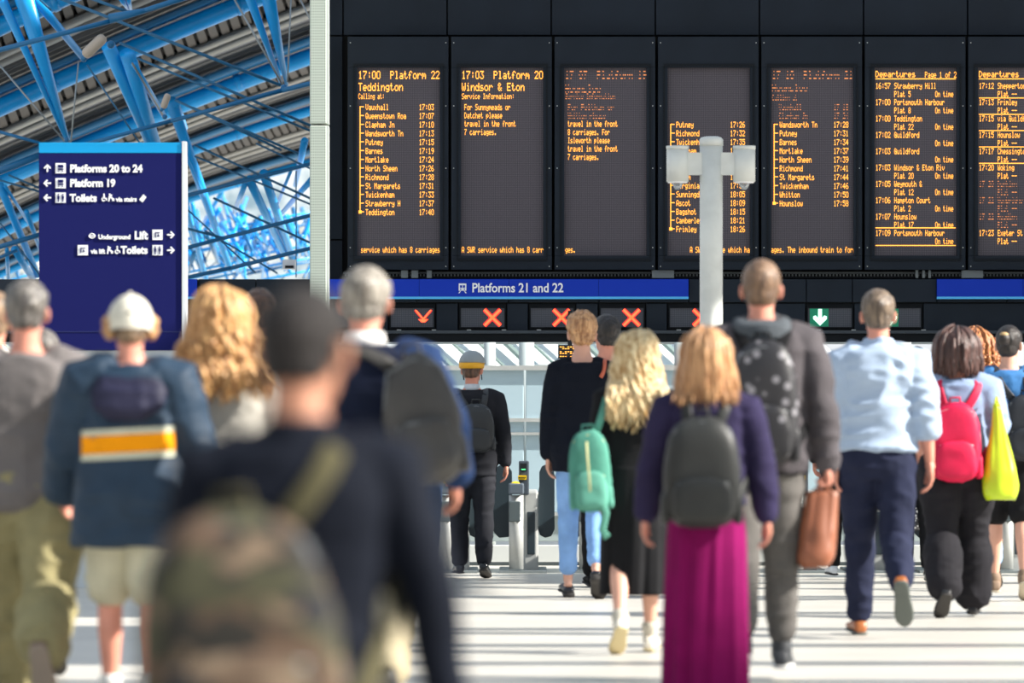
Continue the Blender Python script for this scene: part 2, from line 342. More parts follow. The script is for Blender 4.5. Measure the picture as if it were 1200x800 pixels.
BL = ['departure board headed 17:00 Platform 22 Teddington, leftmost', 'departure board headed 17:03 Platform 20 Windsor & Eton', 'departure board with fading heading and short carriage notice', 'departure board partly hidden behind the pale floodlight pole', 'departure board listing Wandsworth Tn to Hounslow times', 'departure board titled Departures Page 1 of 2', 'departure board titled Departures cut off by the right edge']
for i in range(7): board(i, BL[i])

# cable tray zone under the boards
ct = empty('cable_tray', P(800, 326, YB+.1), 'dark perforated cable tray running under the departure boards', 'cable tray')
O = tuple(ct.location)
shift(MB().pbox(402, 318.5, 1400, 320.5, YB+.12, .1), O).build('top_rail', mat('tray_grey', '#4b5153', .5), ct)
shift(MB().pbox(402, 323.8, 1400, 325.4, YB+.1, .1), O).build('bottom_rail', DARK2, ct)
mb = MB()
for x in range(404, 1300, 4): mb.pbox(x, 321, x+1.7, 323.5, YB+.12, .02)
shift(mb, O).build('perforation', mat('tray_hole', '#6a7072', .6), ct, kind='stuff')
for x0, x1 in ((470, 478), (482, 490), (500, 506), (764, 790), (1073, 1076), (1081, 1084), (1088, 1091), (1127, 1152)): shift(MB().pbox(x0, 316.5, x1, 325.5, YB+.06, .06), O).build('bracket', mat('bracket_grey', '#7d8587', .5), ct)

# header with blue sign strips and lane displays
hd = empty('lane_header', P(800, 402, YB), 'long dark header panel above the ticket gates', 'header')
O = tuple(hd.location)
edges = [-60, 40, 132, 225, 232, 300, 385, 440, 489, 596, 702, 807, 869, 945, 999, 1098, 1180, 1300]
for a_, b_ in zip(edges, edges[1:]):
    bevel(shift(MB().pbox(a_+.5, 327, b_-.5, 354, YB-.05, .3), O).build('upper_panel', DARK, hd), .004)
lanes = [(130, 178, 1), (212, 260, 1), (294, 342, 1), (376, 424, 1), (458, 508, 1), (540, 591, 1), (622, 672, 1), (704, 754, 1), (785, 836, 1), (947, 998, 0), (1029, 1079, 0)]
prev = -60
for a_, b_, red in lanes+[(1300, 1300, 1)]:
    bevel(shift(MB().pbox(prev+.4, 355.5, a_-3.5, 387, YB-.03, .3), O).build('lower_panel', DARK, hd), .004)
    if a_ == 1300: break
    bevel(shift(MB().pbox(a_-2.8, 355.5, b_+2.8, 387, YB-.0, .3), O).build('lane_panel', DARK2, hd), .004)
    prev = b_+3
shift(MB().pbox(-60, 354, 1300, 355.5, YB, .3), O).build('seam', SEAM, hd)
shift(MB().pbox(-60, 387, 1300, 390.5, YB-.1, .45), O).build('lower_rail', mat('rail_dark', '#2c343c', .45), hd)
shift(MB().pbox(-60, 390.5, 1300, 400.8, YB-.04, .4), O).build('soffit', DARK2, hd)
shift(MB().pbox(-60, 400.8, 1300, 402.4, YB-.06, .44), O).build('lower_trim', mat('trim_pale', '#b4bab9', .5), hd)
for x0 in range(465, 1100, 41): shift(MB().pbox(x0, 386, x0+5, 387.4, YB-.06, .05), O).build('clip', STEEL, hd)
lane_lab = {458: 'red lane signal scrolling into a down arrow, leftmost visible', 540: 'red cross lane signal above the helmeted man', 622: 'red cross lane signal above the navy jumper woman', 704: 'red cross lane signal right of the dark-haired head', 785: 'red cross lane signal cut by the floodlight pole', 947: 'green arrow lane signal between the hooded and blue-shirted men', 1029: 'green arrow lane signal behind the blue-shirted man',
            130: 'dark lane display hidden behind the blue totem', 212: 'dark lane display right of the blue totem', 294: 'dark lane display behind the brown-haired head', 376: 'dark lane display behind the white-haired man'}
for a_, b_, red in lanes:
    o_ = P((a_+b_)/2, 384, YB-.03); O = tuple(o_)
    e = empty('lane_signal', O, lane_lab[a_], 'lane signal')
    shift(MB().pbox(a_, 361, b_, 383, YB-.03, .03), O).build('display', LANE, e)
    fr = MB(); fr.pbox(a_-1, 360, b_+1, 361, YB-.04, .04); fr.pbox(a_-1, 383, b_+1, 384, YB-.04, .04); fr.pbox(a_-1, 361, a_, 383, YB-.04, .04); fr.pbox(b_, 361, b_+1, 383, YB-.04, .04)
    shift(fr, O).build('display_frame', DARK2, e)
    Y = YB-.036
    if a_ < 440: continue
    if red:
        cx, cy = b_-14, 372
        for m_, wd, dY in ((REDG, 2.6, .002), (REDL, 1.5, 0)):
            mb = MB()
            for s_ in (-1, 1):
                if a_ == 458:
                    cx, cy = b_-12, 375
                    dx, dy = (wd*.7, wd*.7*s_); mb.prism([(cx+s_*9-dx, 362+wd*.7), (cx+s_*9+dx, 362+wd*.7), (cx+dx, 374), (cx-dx, 374)], Y+dY, .004)
                else:
                    q = [(cx-9.3, cy-9.3*s_), (cx+9.3, cy+9.3*s_)]; dx, dy = wd*.7, -wd*.7*s_
                    mb.prism([(q[0][0]-dx, q[0][1]-dy), (q[0][0]+dx, q[0][1]+dy), (q[1][0]+dx, q[1][1]+dy), (q[1][0]-dx, q[1][1]-dy)], Y+dY, .004)
            if a_ == 458: mb.prism([(cx-5-wd*.5, 374.5-wd*.3), (cx+5+wd*.5, 374.5-wd*.3), (cx+1+wd*.4, 377+wd*.3), (cx-1-wd*.4, 377+wd*.3)], Y+dY, .004)
            shift(mb, O).build('cross_glow' if m_ is REDG else 'cross', m_, e)
    else:
        cx, cy = a_+14, 372
        shift(MB().pbox(cx-12, 361.5, cx+10, 382.5, Y+.003, .002), O).build('green_field', GREENG, e)
        mb = MB(); mb.pbox(cx-2.2, 362, cx+2.2, 374, Y, .003); mb.prism([(cx-8, 370.5), (cx-5, 369.5), (cx, 375), (cx+5, 369.5), (cx+8, 370.5), (cx+8, 373.5), (cx, 381.5), (cx-8, 373.5)], Y-.001, .003)
        shift(mb, O).build('arrow', GREENL, e)
def strip(x0, x1, lab, txt=None):
    o_ = P((x0+x1)/2, 350, YB-.1); O = tuple(o_)
    e = empty('platform_sign', O, lab, 'sign')
    n_ = max(1, round((x1-x0)/106)); wd = (x1-x0)/n_
    for k in range(n_): shift(MB().pbox(x0+k*wd+.2, 327, x0+(k+1)*wd-.2, 347.5, YB-.1, .05), O).build('sign_panel', SIGNB, e)
    shift(MB().pbox(x0, 347.5, x1, 350.2, YB-.1, .05), O).build('cyan_stripe', CYANL, e)
    if txt:
        s_ = YB/F
        words('lettering', txt, 15.2*s_, ((553-600)*s_-O[0], -.006, CH+(HZ-342.5)*s_-O[2]), WHITE, e, bold=.0022, sxy=(.87, 1))
        cx, cy = 542, 338
        mb = MB(); mb.pbox(cx-4.5, cy-6, cx+4.5, cy+2.5, YB-.106, .004); mb.prism([(cx-5, cy+5.5), (cx-3, cy+3), (cx-1.8, cy+3), (cx-3.6, cy+5.5)], YB-.106, .004); mb.prism([(cx+5, cy+5.5), (cx+3.6, cy+5.5), (cx+1.8, cy+3), (cx+3, cy+3)], YB-.106, .004)
        shift(mb, O).build('train_icon', WHITE, e)
        mb = MB(); mb.pbox(cx-3, cy-3.8, cx-.5, cy-1, YB-.11, .003); mb.pbox(cx+.5, cy-3.8, cx+3, cy-1, YB-.11, .003); mb.pbox(cx-3, cy+.2, cx-1.5, cy+1.4, YB-.11, .003); mb.pbox(cx+1.5, cy+.2, cx+3, cy+1.4, YB-.11, .003)
        shift(mb, O).build('train_window', SIGNB, e)
strip(386, 807, 'long blue header sign reading Platforms 21 and 22', 'Platforms 21 and 22')
strip(1098, 1300, 'plain blue header sign at the right edge')
strip(120, 231, 'plain blue header sign behind the totem')

# ---------------- wayfinding totem ----------------
YT = 42.0
s_ = YT/F; cx = 129; O = ((cx-600)*s_, YT, 0)
e = empty('wayfinding_totem', O, 'large navy wayfinding totem listing platforms, lift and toilets', 'sign')
bevel(shift(MB().pbox(45.5, 179, 213, 410.5, YT, .12), O).build('sign_face', SIGN, e), .004)
bevel(shift(MB().pbox(45.5, 167, 213, 179.3, YT-.002, .124), O).build('cyan_header', CYAN, e), .004)
bevel(shift(MB().pbox(213, 165.5, 218.5, 560, YT-.01, .16), O).build('edge_post', mat('totem_post', '#d5dadd', .4), e), .004)
shift(MB().box((P(50, 0, YT).x, YT+.02, 0), (P(211, 0, YT).x, YT+.10, P(0, 410.5, YT).z)), O).build('plinth', mat('totem_plinth', '#c9cfd2', .45, var=.03), e)
shift(MB().pbox(46, 388, 213, 389, YT-.003, .01), O).build('joint', mat('joint_navy', '#121e58', .5), e)
def tw(txt, size, x, y, al='LEFT', bold=.0035): words('lettering', txt, size*s_, ((x-cx)*s_, -.006, CH+(HZ-y)*s_), WHITE, e, bold=bold, align=al, sxy=(.92, 1))
tw('Platforms 20 to 24', 12.2, 82, 201.5); tw('Platform 19', 12.2, 82, 218.5); tw('Toilets', 12.2, 82, 236); tw('via stairs', 7.5, 136, 236, bold=.002)
tw('Lift', 13, 173, 280, 'RIGHT'); tw('Underground', 7.5, 153, 280, 'RIGHT', .002); tw('Toilets', 12.2, 173, 297, 'RIGHT'); tw('via lift', 7.5, 123, 297, 'RIGHT', .002)
def icon(x, y, kind):
    q = shift(MB().pbox(x-6, y-6, x+6, y+6, YT-.006, .006), O).build('pictogram', WHITE, e)
    mb = MB(); Y = YT-.009
    if kind == 'train':
        mb.pbox(x-3.2, y-4, x+3.2, y-.6, Y, .003); mb.pbox(x-3.2, y+.2, x+3.2, y+2.2, Y, .003); mb.pbox(x-3, y+3, x-1.6, y+4, Y, .003); mb.pbox(x+1.6, y+3, x+3, y+4, Y, .003)
    elif kind == 'wc':
        for d in (-2.6, 2.6): mb.pbox(x+d-1.3, y-2.2, x+d+1.3, y+1.6, Y, .003); mb.pbox(x+d-.7, y+1.6, x+d+.7, y+4.6, Y, .003); mb.pbox(x+d-.8, y-4.4, x+d+.8, y-2.8, Y, .003)
    else: mb.pbox(x-3, y-3, x-1.8, y+3, Y, .003); mb.pbox(x-1.8, y-3, x+2.8, y-1.9, Y, .003); mb.prism([(x-.6, y+2), (x+1, y-1), (x+2.6, y+2)], Y, .003)
    shift(mb, O).build('pictogram_mark', SIGN, q if False else e)
def arrow(x, y, d):
    def rt(px_, py_):
        return {'U': (x+px_, y+py_), 'L': (x+py_, y-px_), 'R': (x-py_, y+px_)}[d]
    mb = MB(); mb.prism([rt(-.9, -3), rt(.9, -3), rt(.9, 4.3), rt(-.9, 4.3)], YT-.006, .006)
    mb.prism([rt(0, -4.8), rt(4.4, -.6), rt(3.2, .8), rt(0, -2.2), rt(-3.2, .8), rt(-4.4, -.6)], YT-.007, .007)
    shift(mb, O).build('arrow', WHITE, e)
arrow(55.5, 197, 'U'); arrow(55.5, 214.5, 'L'); arrow(55.5, 231.5, 'L'); arrow(200, 275, 'R'); arrow(200, 293, 'R')
icon(71, 197, 'train'); icon(71, 214.5, 'train'); icon(71, 231.5, 'wc'); icon(184.5, 275, 'lift'); icon(184.5, 293, 'wc'); icon(97, 293, 'lift')
def wheel(x, y):     # wheelchair user pictogram
    mb = MB(); mb.pbox(x-1, y-4.8, x+.6, y-3.2, YT-.006, .006); mb.prism([(x-.9, y-3), (x+.5, y-3), (x+1, y), (x+3, y+.2), (x+3.6, y+3.2), (x+2.4, y+3.3), (x+1.6, y+1.2), (x-1, y+1.2)], YT-.006, .006)
    mb.prism([(x-3.2, y+1.6), (x-2.2, y-.6), (x-1.4, y), (x-2, y+1.8), (x-.6, y+3.2), (x+1, y+2.4), (x+1.4, y+3.4), (x-.6, y+4.6), (x-2.6, y+3.8)], YT-.006, .006); shift(mb, O).build('pictogram', WHITE, e)
def parent_icon(x, y):
    mb = MB(); mb.prism([(x-3.4, y+4.3), (x-2.6, y-2), (x-.4, y-3.8), (x+1.6, y-3.4), (x+.4, y-1.2), (x+2.6, y+.6), (x+4, y+1), (x+3.8, y+4), (x+1.6, y+4), (x+1, y+1.4), (x-1, y+.4), (x-1.8, y+4.4)], YT-.006, .006); mb.pbox(x-2.4, y-4.8, x-.8, y-3.2, YT-.006, .006); shift(mb, O).build('pictogram', WHITE, e)
wheel(122, 231.5); parent_icon(130, 231.5); parent_icon(128.5, 293); wheel(137.5, 293)
shift(MB().prism([(163, 234), (168, 227.5), (171.5, 231), (167, 237)], YT-.006, .006), O).build('pictogram', WHITE, e)
mb = MB(); mb.tube([P(107.8+3.3*math.cos(t_), 276.3+2.6*math.sin(t_), YT-.004) for t_ in np.linspace(0, 6.28, 13)], .004, 6, cap=False); mb.pbox(103.5, 275.5, 112, 277, YT-.006, .006); shift(mb, O).build('pictogram', WHITE, e)
# small notice by the totem
MB().pbox(196, 405, 226, 440, 44.5, .05).build('notice_board', WHITE, label='small white notice board partly hidden right of the totem', cat='notice')
bpy.data.objects['notice_board'].location = (0, 0, 0)

# ---------------- floodlight pole ----------------
YP = 43.5; s_ = YP/F; O = ((833.5-600)*s_, YP, 0)
e = empty('camera_pole', O, 'thick pale grey pole with two cylindrical dome housings', 'pole')
pm = mat('pole_paint', '#d2d4cf', .45, var=.07, vs=6, col2=None)
zt = P(0, 160, YP).z
MB().tube([(0, 0, 0), (0, 0, 1.5), (0, 0, 2.5), (0, 0, zt-.06)], 13.5*s_, 28, cap=False).build('pole', pm, e, True)
MB().tube([(0, 0, zt-.07), (0, 0, zt-.025), (0, 0, zt-.008), (0, 0, zt)], [14*s_, 14*s_, 12*s_, 8*s_], 28, cap=False).build('pole_cap', pm, e, True)
MB().tube([(0, 0, 0), (0, 0, .03)], 24*s_, 28, cap=False).build('base_plate', pm, e, True)
for sd, cxx in ((-1, 794), (1, 872)):
    X = (cxx-833.5)*s_; zc = P(0, 192, YP).z
    MB().box((min(sd*.06, X), -.05, zc-13*s_), (max(sd*.06, X), .05, zc+13*s_)).build('arm', pm, e)
    h = MB().tube([(X, -.02, P(0, 213, YP).z), (X, -.02, P(0, 174, YP).z)], 13*s_, 24, cap=False).build('housing', pm, e, True)
    MB().tube([(X, -.02, P(0, 175, YP).z), (X, -.02, P(0, 171, YP).z)], 13.4*s_, 24, cap=False).build('housing_lid', pm, e, True)
    MB().tube([(X, -.02, P(0, 214.5, YP).z), (X, -.02, P(0, 212, YP).z)], 11.5*s_, 24, cap=False).build('dome_collar', WHITE, e, True)
    MB().ball((X, -.02, P(0, 215, YP).z), (6*s_, 6*s_, 7.5*s_), 18, 12).build('camera_dome', mat('dome_clear', '#c9ced2', .05, trans=.7), e, True)

# ---------------- ticket gates ----------------
YGt = 46.2; s_ = YGt/F
yel = mat('yellow', '#f0c400', .4); drk = mat('paddle', '#26333a', .35); gscreen = mat('gate_screen', '#10161a', .2); gled = mat('gate_led', (.1, .9, .3), .5, emit=1)
def gate(k, lab):
    cx = 605+82*k; O = ((cx-600)*s_, YGt, 0)
    def z(y): return CH+(HZ-y)*s_
    e = empty('ticket_gate', O, lab, 'ticket gate', 'ticket gates across the concourse')
    px = lambda v: v*s_
    MB().tube([(0, 0, .03), (0, 0, z(580))], px(8.5), 20, cap=False).build('post', STEEL, e, True)
    MB().box((-px(20), -.1, 0), (px(36), 1.3, .02)).build('base', mat('gate_base', '#6f7779', .5), e)
    bevel(MB().box((-px(9), -.09, z(611)), (px(5), .06, z(587))).build('side_cover', mat('cover', '#4d5759', .4), e), .008)
    bevel(MB().box((-px(9), -.10, z(579)), (px(9), .16, z(566))).build('reader_housing', mat('housing_grey', '#56606a', .4), e), .012)
    M_ = Matrix.Rotation(R(35), 3, 'X')
    MB().ball((-px(1), -.06, z(567)), (px(5.5), px(5.5), .012), 20, 6, M_).build('card_reader', yel, e, True)
    bevel(MB().box((px(3), .12, z(580)), (px(15), .3, z(540))).build('display_housing', mat('housing_grey2', '#3d464f', .4), e), .01)
    MB().box((px(5), .11, z(552)), (px(12), .125, z(543))).build('display_screen', gscreen, e)
    MB().box((px(6), .105, z(550.5)), (px(11), .115, z(549.5))).build('display_text', gled, e)
    MB().box((px(2), .10, z(562)), (px(12), .13, z(557))).build('yellow_label', yel, e)
    for q in range(4): MB().box((px(3+q*2.2), .095, z(560.5)), (px(4.2+q*2.2), .105, z(558.5))).build('label_mark', gscreen, e)
    bevel(MB().box((px(8), .2, 0), (px(26), 1.3, z(575))).build('cabinet', STEEL, e), .02)
    bevel(MB().box((px(13), .19, z(650)), (px(22), .21, z(600))).build('cabinet_recess', drk, e), .005)
    for sd, xo, xi in ((1, 44, 13), (-1, -28, -4)):
        top, bot = 545, 630; w0 = xo; w1 = xo-sd*18 if sd > 0 else xi
        if sd > 0: poly = [(30, 546), (37, 543), (43, 547), (45, 556), (45, 620), (41, 628), (34, 630), (28, 627), (25, 618), (24, 609), (20, 605), (13, 603), (13, 588), (20, 585), (25, 580), (27, 570), (27, 553)]
        else: poly = [(-26, 550), (-20, 545), (-10, 545), (-5, 552), (-4, 622), (-9, 629), (-20, 630), (-26, 624), (-28, 614), (-28, 560)]
        mb = MB().prism([(cx+a_, b_) for a_, b_ in poly], YGt+.5, .03); mb.v = [(x-O[0], y-O[1], z_) for x, y, z_ in mb.v]
        bevel(mb.build('paddle', drk, e), .006)
GL = {-1: 'ticket gate hidden behind the suited man', 0: 'ticket gate with yellow reader beside the suited man', 1: 'ticket gate behind the teal rucksack', 2: 'ticket gate behind the magenta skirt woman, third along', 3: 'ticket gate behind the hooded man', 4: 'ticket gate left of the brown bag, behind the legs', 5: 'ticket gate behind the blue-shirted man', 6: 'ticket gate behind the red backpack woman', 7: 'rightmost ticket gate behind bare-legged woman'}
for k in GL: gate(k, GL[k])
# small hanging platform display
e = empty('small_display', P(668, 404, 49.6), 'small black orange-lettered display hanging left of navy jumper woman', 'display'); O = tuple(e.location)
shift(MB().pbox(654, 404, 684, 420, 49.6, .1), O).build('case', SEAM, e); mb = MB(); [led_bar(mb, 656+x_, y_, 656+x_+2.2, y_+.9, 49.59) for x_ in range(0, 24, 3) for y_ in (406, 408, 411.5, 413.5, 417) if (x_*7+int(y_)) % 4]; shift(mb, O).build('lettering', AMBER, e, kind='stuff')
MB().box((-.02, .02, 0), (.02, .06, .3)).build('hanger', DARK2, e)
# ---------------- train shed roof and blue steel beyond ----------------
ks = [-1, 0, 1, 2, 3, 4]; xs = [-40, 100, 240, 400]
tab = {-1: (-50, -110, -180, -240), 0: (48, -10, -78, -136), 1: (143, 84, 20, -40), 2: (228, 172, 109, 54), 3: (292, 232, 166, 120), 4: (338, 284, 222, 182)}
Yk = {-1: 58, 0: 61, 1: 64, 2: 68, 3: 73, 4: 79}
PF = {k: np.polyfit(xs, tab[k], 2) for k in tab}
def cy_(k, x): return float(np.polyval(PF[k], x))
def Cp(f, x, d=0):
    k = max(-1, min(3, math.floor(f))); u = f-k
    def sm(kk): return (cy_(kk, x-15)+cy_(kk, x)+cy_(kk, x+15))/3
    return P(x, sm(k)*(1-u)+sm(k+1)*u, (Yk[k]*(1-u)+Yk[k+1]*u)+d)
cl = empty('ceiling', (0, 90, 0), kind='structure')
rib = mat('deck_rib', '#302c2a', .6, var=.1, vs=1); gap = mat('deck_shadow_gap', '#2a2826', .8); st1 = mat('deck_strip', '#8e8f8d', .5, var=.08, vs=1); fine = mat('deck_fine', '#6c6d6e', .5, var=.1, vs=2)
OC = Vector((0, 90, 0)); XS = list(range(-100, 561, 24))
def ribbon(f0, f1, d, m, name, th=.08):
    for x0, x1 in zip(XS[::4], XS[4::4]): pass
    mb = MB(); A = [Cp(f0, x, d)-OC for x in XS]; B = [Cp(f1, x, d)-OC for x in XS]; t = Vector((0, .1, th)); n = len(XS)
    v = A+B+[p+t for p in A]+[p+t for p in B]; f = []
    for i in range(n-1):
        f += [(i, i+1, n+i+1, n+i), (2*n+i, 3*n+i, 3*n+i+1, 2*n+i+1), (i, 2*n+i, 2*n+i+1, i+1), (n+i, n+i+1, 3*n+i+1, 3*n+i)]
    return mb.add(v, f).build(name, m, cl, True)
for k in (-1, 0, 1, 2, 3):
    ribbon(k+.0, k+.36, .35, gap, 'deck_backing')
    step = [0, 14, 13, 12, 9, 7][k+1] if k >= 0 else 15
    x = -95
    while x < 540:
        w_ = step*.68
        q = [Cp(k+.03, x-3, .1)-OC, Cp(k+.03, x-3+w_, .1)-OC, Cp(k+.35, x+w_+6, .1)-OC, Cp(k+.35, x+6, .1)-OC]
        MB().hexa(q, (0, .1, .16)).build('deck_rib', rib, cl); x += step
    ribbon(k+.35, k+.42, -.1, st1, 'deck_strip'); ribbon(k+.42, k+.45, .3, gap, 'deck_groove'); ribbon(k+.45, k+.52, -.05, st1, 'deck_strip'); ribbon(k+.52, k+.56, .3, gap, 'deck_groove')
    for j in range(6): ribbon(k+.56+j*.06, k+.56+j*.06+.04, .05, fine, 'deck_lath'); ribbon(k+.60+j*.06, k+.62+j*.06, .2, gap, 'deck_groove')
    ribbon(k+.92, k+1.0, .0, st1, 'deck_strip')
    for j in range(8): pass
nodes = []
def truss(lab): 
    e = empty('roof_truss', (0, 80, 0), lab, 'truss', 'blue roof trusses'); return e
def bar(e, name, x0, y0, x1, y1, w0, w1, Y0, Y1, m=BLUE):
    o_ = Vector((0, 80, 0)); a_ = P(x0, y0, Y0)-o_; b_ = P(x1, y1, Y1)-o_
    return MB().tube([a_, (a_+b_)/2, b_], [w0*Y0/F/2, (w0+w1)/4*(Y0+Y1)/2/F, w1*Y1/F/2], 14 if w0 > 5 else 7, cap=False, ref=(0, 0, 1)).build(name, m, e, True)
for k, wd, lab in ((0, 22, 'uppermost blue arch tube across the top left corner'), (1, 21, 'blue arch tube rising above the totem to the frame top'), (2, 19, 'blue arch tube meeting the pale column near the top'), (3, 12, 'blue arch tube just right of the totem top'), (4, 9, 'lowest blue arch tube over the far truss tangle')):
    e = empty('arch_tube', (0, 80, 0), lab, 'roof arch'); o_ = Vector((0, 80, 0))
    pts = [Cp(k, x, -1.0)-o_ for x in range(-100, 561, 20)]; r_ = wd*Yk[k]/F/2
    MB().tube(pts, r_, 18, cap=False, ref=(0, 0, 1)).build('tube', BLUE, e, True)
    for x in (60, 276): q0, q1 = Cp(k, x, -1.0)-o_, Cp(k, x+7, -1.0)-o_; MB().tube([q0, q1], r_*1.12, 18, cap=False).build('joint_sleeve', BLUE, e, True)
    A = [Cp(k-.24, x, -.6)-o_ for x in XS]; B = [Cp(k-.13, x, -.6)-o_ for x in XS]; n = len(XS); t = Vector((0, .25, .05))
    v = A+B+[p+t for p in A]+[p+t for p in B]; f = []
    for i in range(n-1): f += [(i, i+1, n+i+1, n+i), (2*n+i, 3*n+i, 3*n+i+1, 2*n+i+1), (i, 2*n+i, 2*n+i+1, i+1), (n+i, n+i+1, 3*n+i+1, 3*n+i)]
    MB().add(v, f).build('flange', BLUED, e, True)
e = truss('nearest blue roof truss with tapered struts above the totem'); Y = 57.5
for a in ((-2, -10, 78, 164, 12, 4), (26, -10, 79, 164, 24, 5), (34, -10, 98, 68, 12, 8), (127, 54, 180, 175, 17, 13), (149, 62, 184, 175, 19, 13), (156, 74, 193, 137, 7, 6), (290, -10, 331, 102, 12, 4), (313, -10, 336, 100, 18, 4), (141, -4, 152, 14, 8, 3), (150, -4, 154, 15, 6, 3)): bar(e, 'strut', *a, Y, Y+1)
bar(e, 'strut', 155, 74, 191, 135, 2.5, 2.5, Y-.3, Y+.6, WIRE)  # thin pale bar laid along a strut to stand in for its highlight
for a in ((-10, 61, 136, 23, 6, 6), (136, 23, 240, -10, 6, 7), (98, 170, 200, 142, 5, 5), (200, 142, 330, 106, 5, 6), (330, 106, 420, 84, 6, 5), (-10, 152, 48, 168, 4, 4), (128, 22, 180, 10, 12, 5)): bar(e, 'chord', *a, Y-1, Y-1, BLUED)
for a in ((0, 77, 76, 166, 2.2, 2.2, WIRE), (92, 72, 83, 168, 2, 2, WIRE), (102, 76, 164, 168, 2.2, 2.2, ROD), (70, -2, 329, 100, 4, 4, ROD), (106, -2, 150, 14, 4, 4, ROD), (140, 50, 375, 152, 3.5, 3.5, ROD), (160, 68, 375, 158, 3, 3, ROD), (205, 117, 330, 176, 3, 3, ROD), (225, 126, 350, 180, 3, 3, ROD), (274, -2, 332, 101, 2.5, 2.5, WIRE), (341, -2, 337, 96, 2, 2, WIRE), (351, -2, 372, 40, 2.2, 2.2, WIRE), (45, -2, 60, 12, 3, 3, ROD)): bar(e, 'tie_rod', *a[:6], Y-.5, Y-.5, a[6])
for x, y, r_ in ((98, 69, 6), (78, 164, 5), (333, 103, 7), (193, 137, 5), (130, 52, 8)): MB().ball(P(x, y, Y-.8)-Vector((0, 80, 0)), r_*Y/F*.6).build('node', BLUED, e, True)
cap = mat('floodlight_beige', '#b3a697', .5)
for x0, y0, x1, y1, r_, lab in ((102, 62, 119, 46, 6.5, 'large beige floodlight capsule on the roof truss'), (192, 124, 196, 113, 4, 'small beige floodlight capsule lower on the roof truss')):
    o_ = P(x0, y0, Y-1); f_ = empty('floodlight', o_, lab, 'floodlight')
    MB().tube([P(x0, y0, Y-1)-o_, P(x1, y1, Y-1)-o_], r_*Y/F, 14).build('lamp_body', cap, f_, True); MB().tube([P(x0-3, y0+5, Y-1)-o_, P(x0+2, y0, Y-1)-o_], 2*Y/F, 8).build('bracket', BLUED, f_)
e = truss('middle blue roof truss between the totem and pale column'); Y = 62; MID = e
for a in ((200, 118, 270, 316, 14, 7), (206, 122, 216, 150, 10, 8), (205, 190, 242, 330, 8, 6), (212, 170, 262, 280, 4, 4), (309, 203, 341, 297, 11, 8), (292, 210, 333, 297, 11, 8), (287, 216, 275, 248, 7, 5), (357, 165, 346, 217, 9, 5), (341, 200, 322, 246, 4, 4), (370, 205, 330, 250, 8, 5)): bar(e, 'strut', *a, Y, Y+2)
for a in ((205, 234, 219, 229, 5, 5), (219, 229, 400, 183, 5, 5), (205, 294, 262, 279, 5, 5), (262, 279, 400, 243, 5, 5), (205, 328, 271, 314, 5, 5), (271, 314, 400, 282, 5, 5)): bar(e, 'chord', *a, Y-1, Y-1, BLUED)
for a in ((228, 170, 380, 240, 3, 3), (228, 183, 380, 246, 2.5, 2.5), (250, 232, 380, 292, 3, 3), (205, 264, 262, 279, 3, 3), (240, 270, 325, 320, 2.2, 2.2), (300, 168, 380, 205, 2.5, 2.5), (219, 245, 300, 320, 2, 2), (347, 200, 347, 325, 1.5, 1.5)): bar(e, 'tie_rod', *a, Y-.5, Y-.5, ROD)
e = truss('leftmost blue roof truss beside the totem edge'); Y = 61
for a in ((-4, 208, 44, 323, 10, 8), (6, 218, 34, 262, 4, 4), (31, 248, 50, 300, 6, 5), (17, 292, 40, 330, 9, 7), (8, 292, 10, 330, 5, 5)): bar(e, 'strut', *a, Y, Y+1)
for a in ((-10, 204, 50, 181, 9, 9), (-10, 292, 50, 274, 6, 6), (-10, 306, 20, 293, 4, 4)): bar(e, 'chord', *a, Y-1, Y-1, BLUED)
for a in ((-4, 256, 48, 324, 2, 2), (-4, 210, 48, 225, 2.5, 2.5), (10, 205, 50, 222, 2.5, 2.5)): bar(e, 'tie_rod', *a, Y-.5, Y-.5, ROD)
# far tangle of trusses
rg = random.Random(3)
for g_, (x0, x1, Y, lab) in enumerate(((216, 290, 84, 'far pale-blue truss cluster right of the totem'), (285, 366, 87, 'far blue truss cluster beside the pale column foot'), (-8, 46, 85, 'far blue truss cluster left of the totem'))):
    e = truss(lab)
    for i in range(42 if g_ < 2 else 12):
        cx = rg.uniform(x0, x1); yb = rg.uniform(275, 332); L = rg.uniform(22, 60); a = rg.choice((-1, 1, 1))*rg.uniform(.1, .75)
        bar(e, 'strut', cx-L*a/2, yb-L, cx+L*a/2, yb, rg.uniform(3.5, 7), rg.uniform(2, 4), Y+rg.uniform(-4, 4), Y+rg.uniform(-4, 4), rg.choice((BLUE, BLUE, BLUED)))
    for i in range(7 if g_ < 2 else 3):
        yb = rg.uniform(255, 328); bar(e, 'chord', x0, yb+8, x1, yb-8, 3.5, 3, Y, Y, rg.choice((BLUE, BLUED)))
    for i in range(8 if g_ < 2 else 3):
        cx = rg.uniform(x0, x1); yb = rg.uniform(250, 300); bar(e, 'tie_rod', cx, yb, cx+rg.uniform(-60, 60), yb+40, 1.3, 1.3, Y, Y, ROD)
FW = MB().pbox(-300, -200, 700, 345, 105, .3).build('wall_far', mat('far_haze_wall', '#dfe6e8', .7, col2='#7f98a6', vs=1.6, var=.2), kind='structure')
for x0, y0, x1, y1, lab in ((216, 262, 366, 276, 'distant pale fascia band behind the trusses, upper'), (216, 296, 366, 303, 'distant pale fascia band behind the trusses, lower'), (-20, 306, 46, 318, 'distant pale fascia band left of the totem')):
    MB().pbox(x0, y0, x1, y1, 99, .5).build('fascia', mat('fascia_pale', '#c9cbc4', .6, var=.25, vs=1.5), FW)
O = (0, 80, 0); q_ = shift(MB().pbox(331, 304, 346, 315, 61, .2), O).build('equipment_box', WHITE, MID); shift(MB().pbox(334, 311, 344, 314, 60.98, .02), O).build('vent', DARK2, q_)
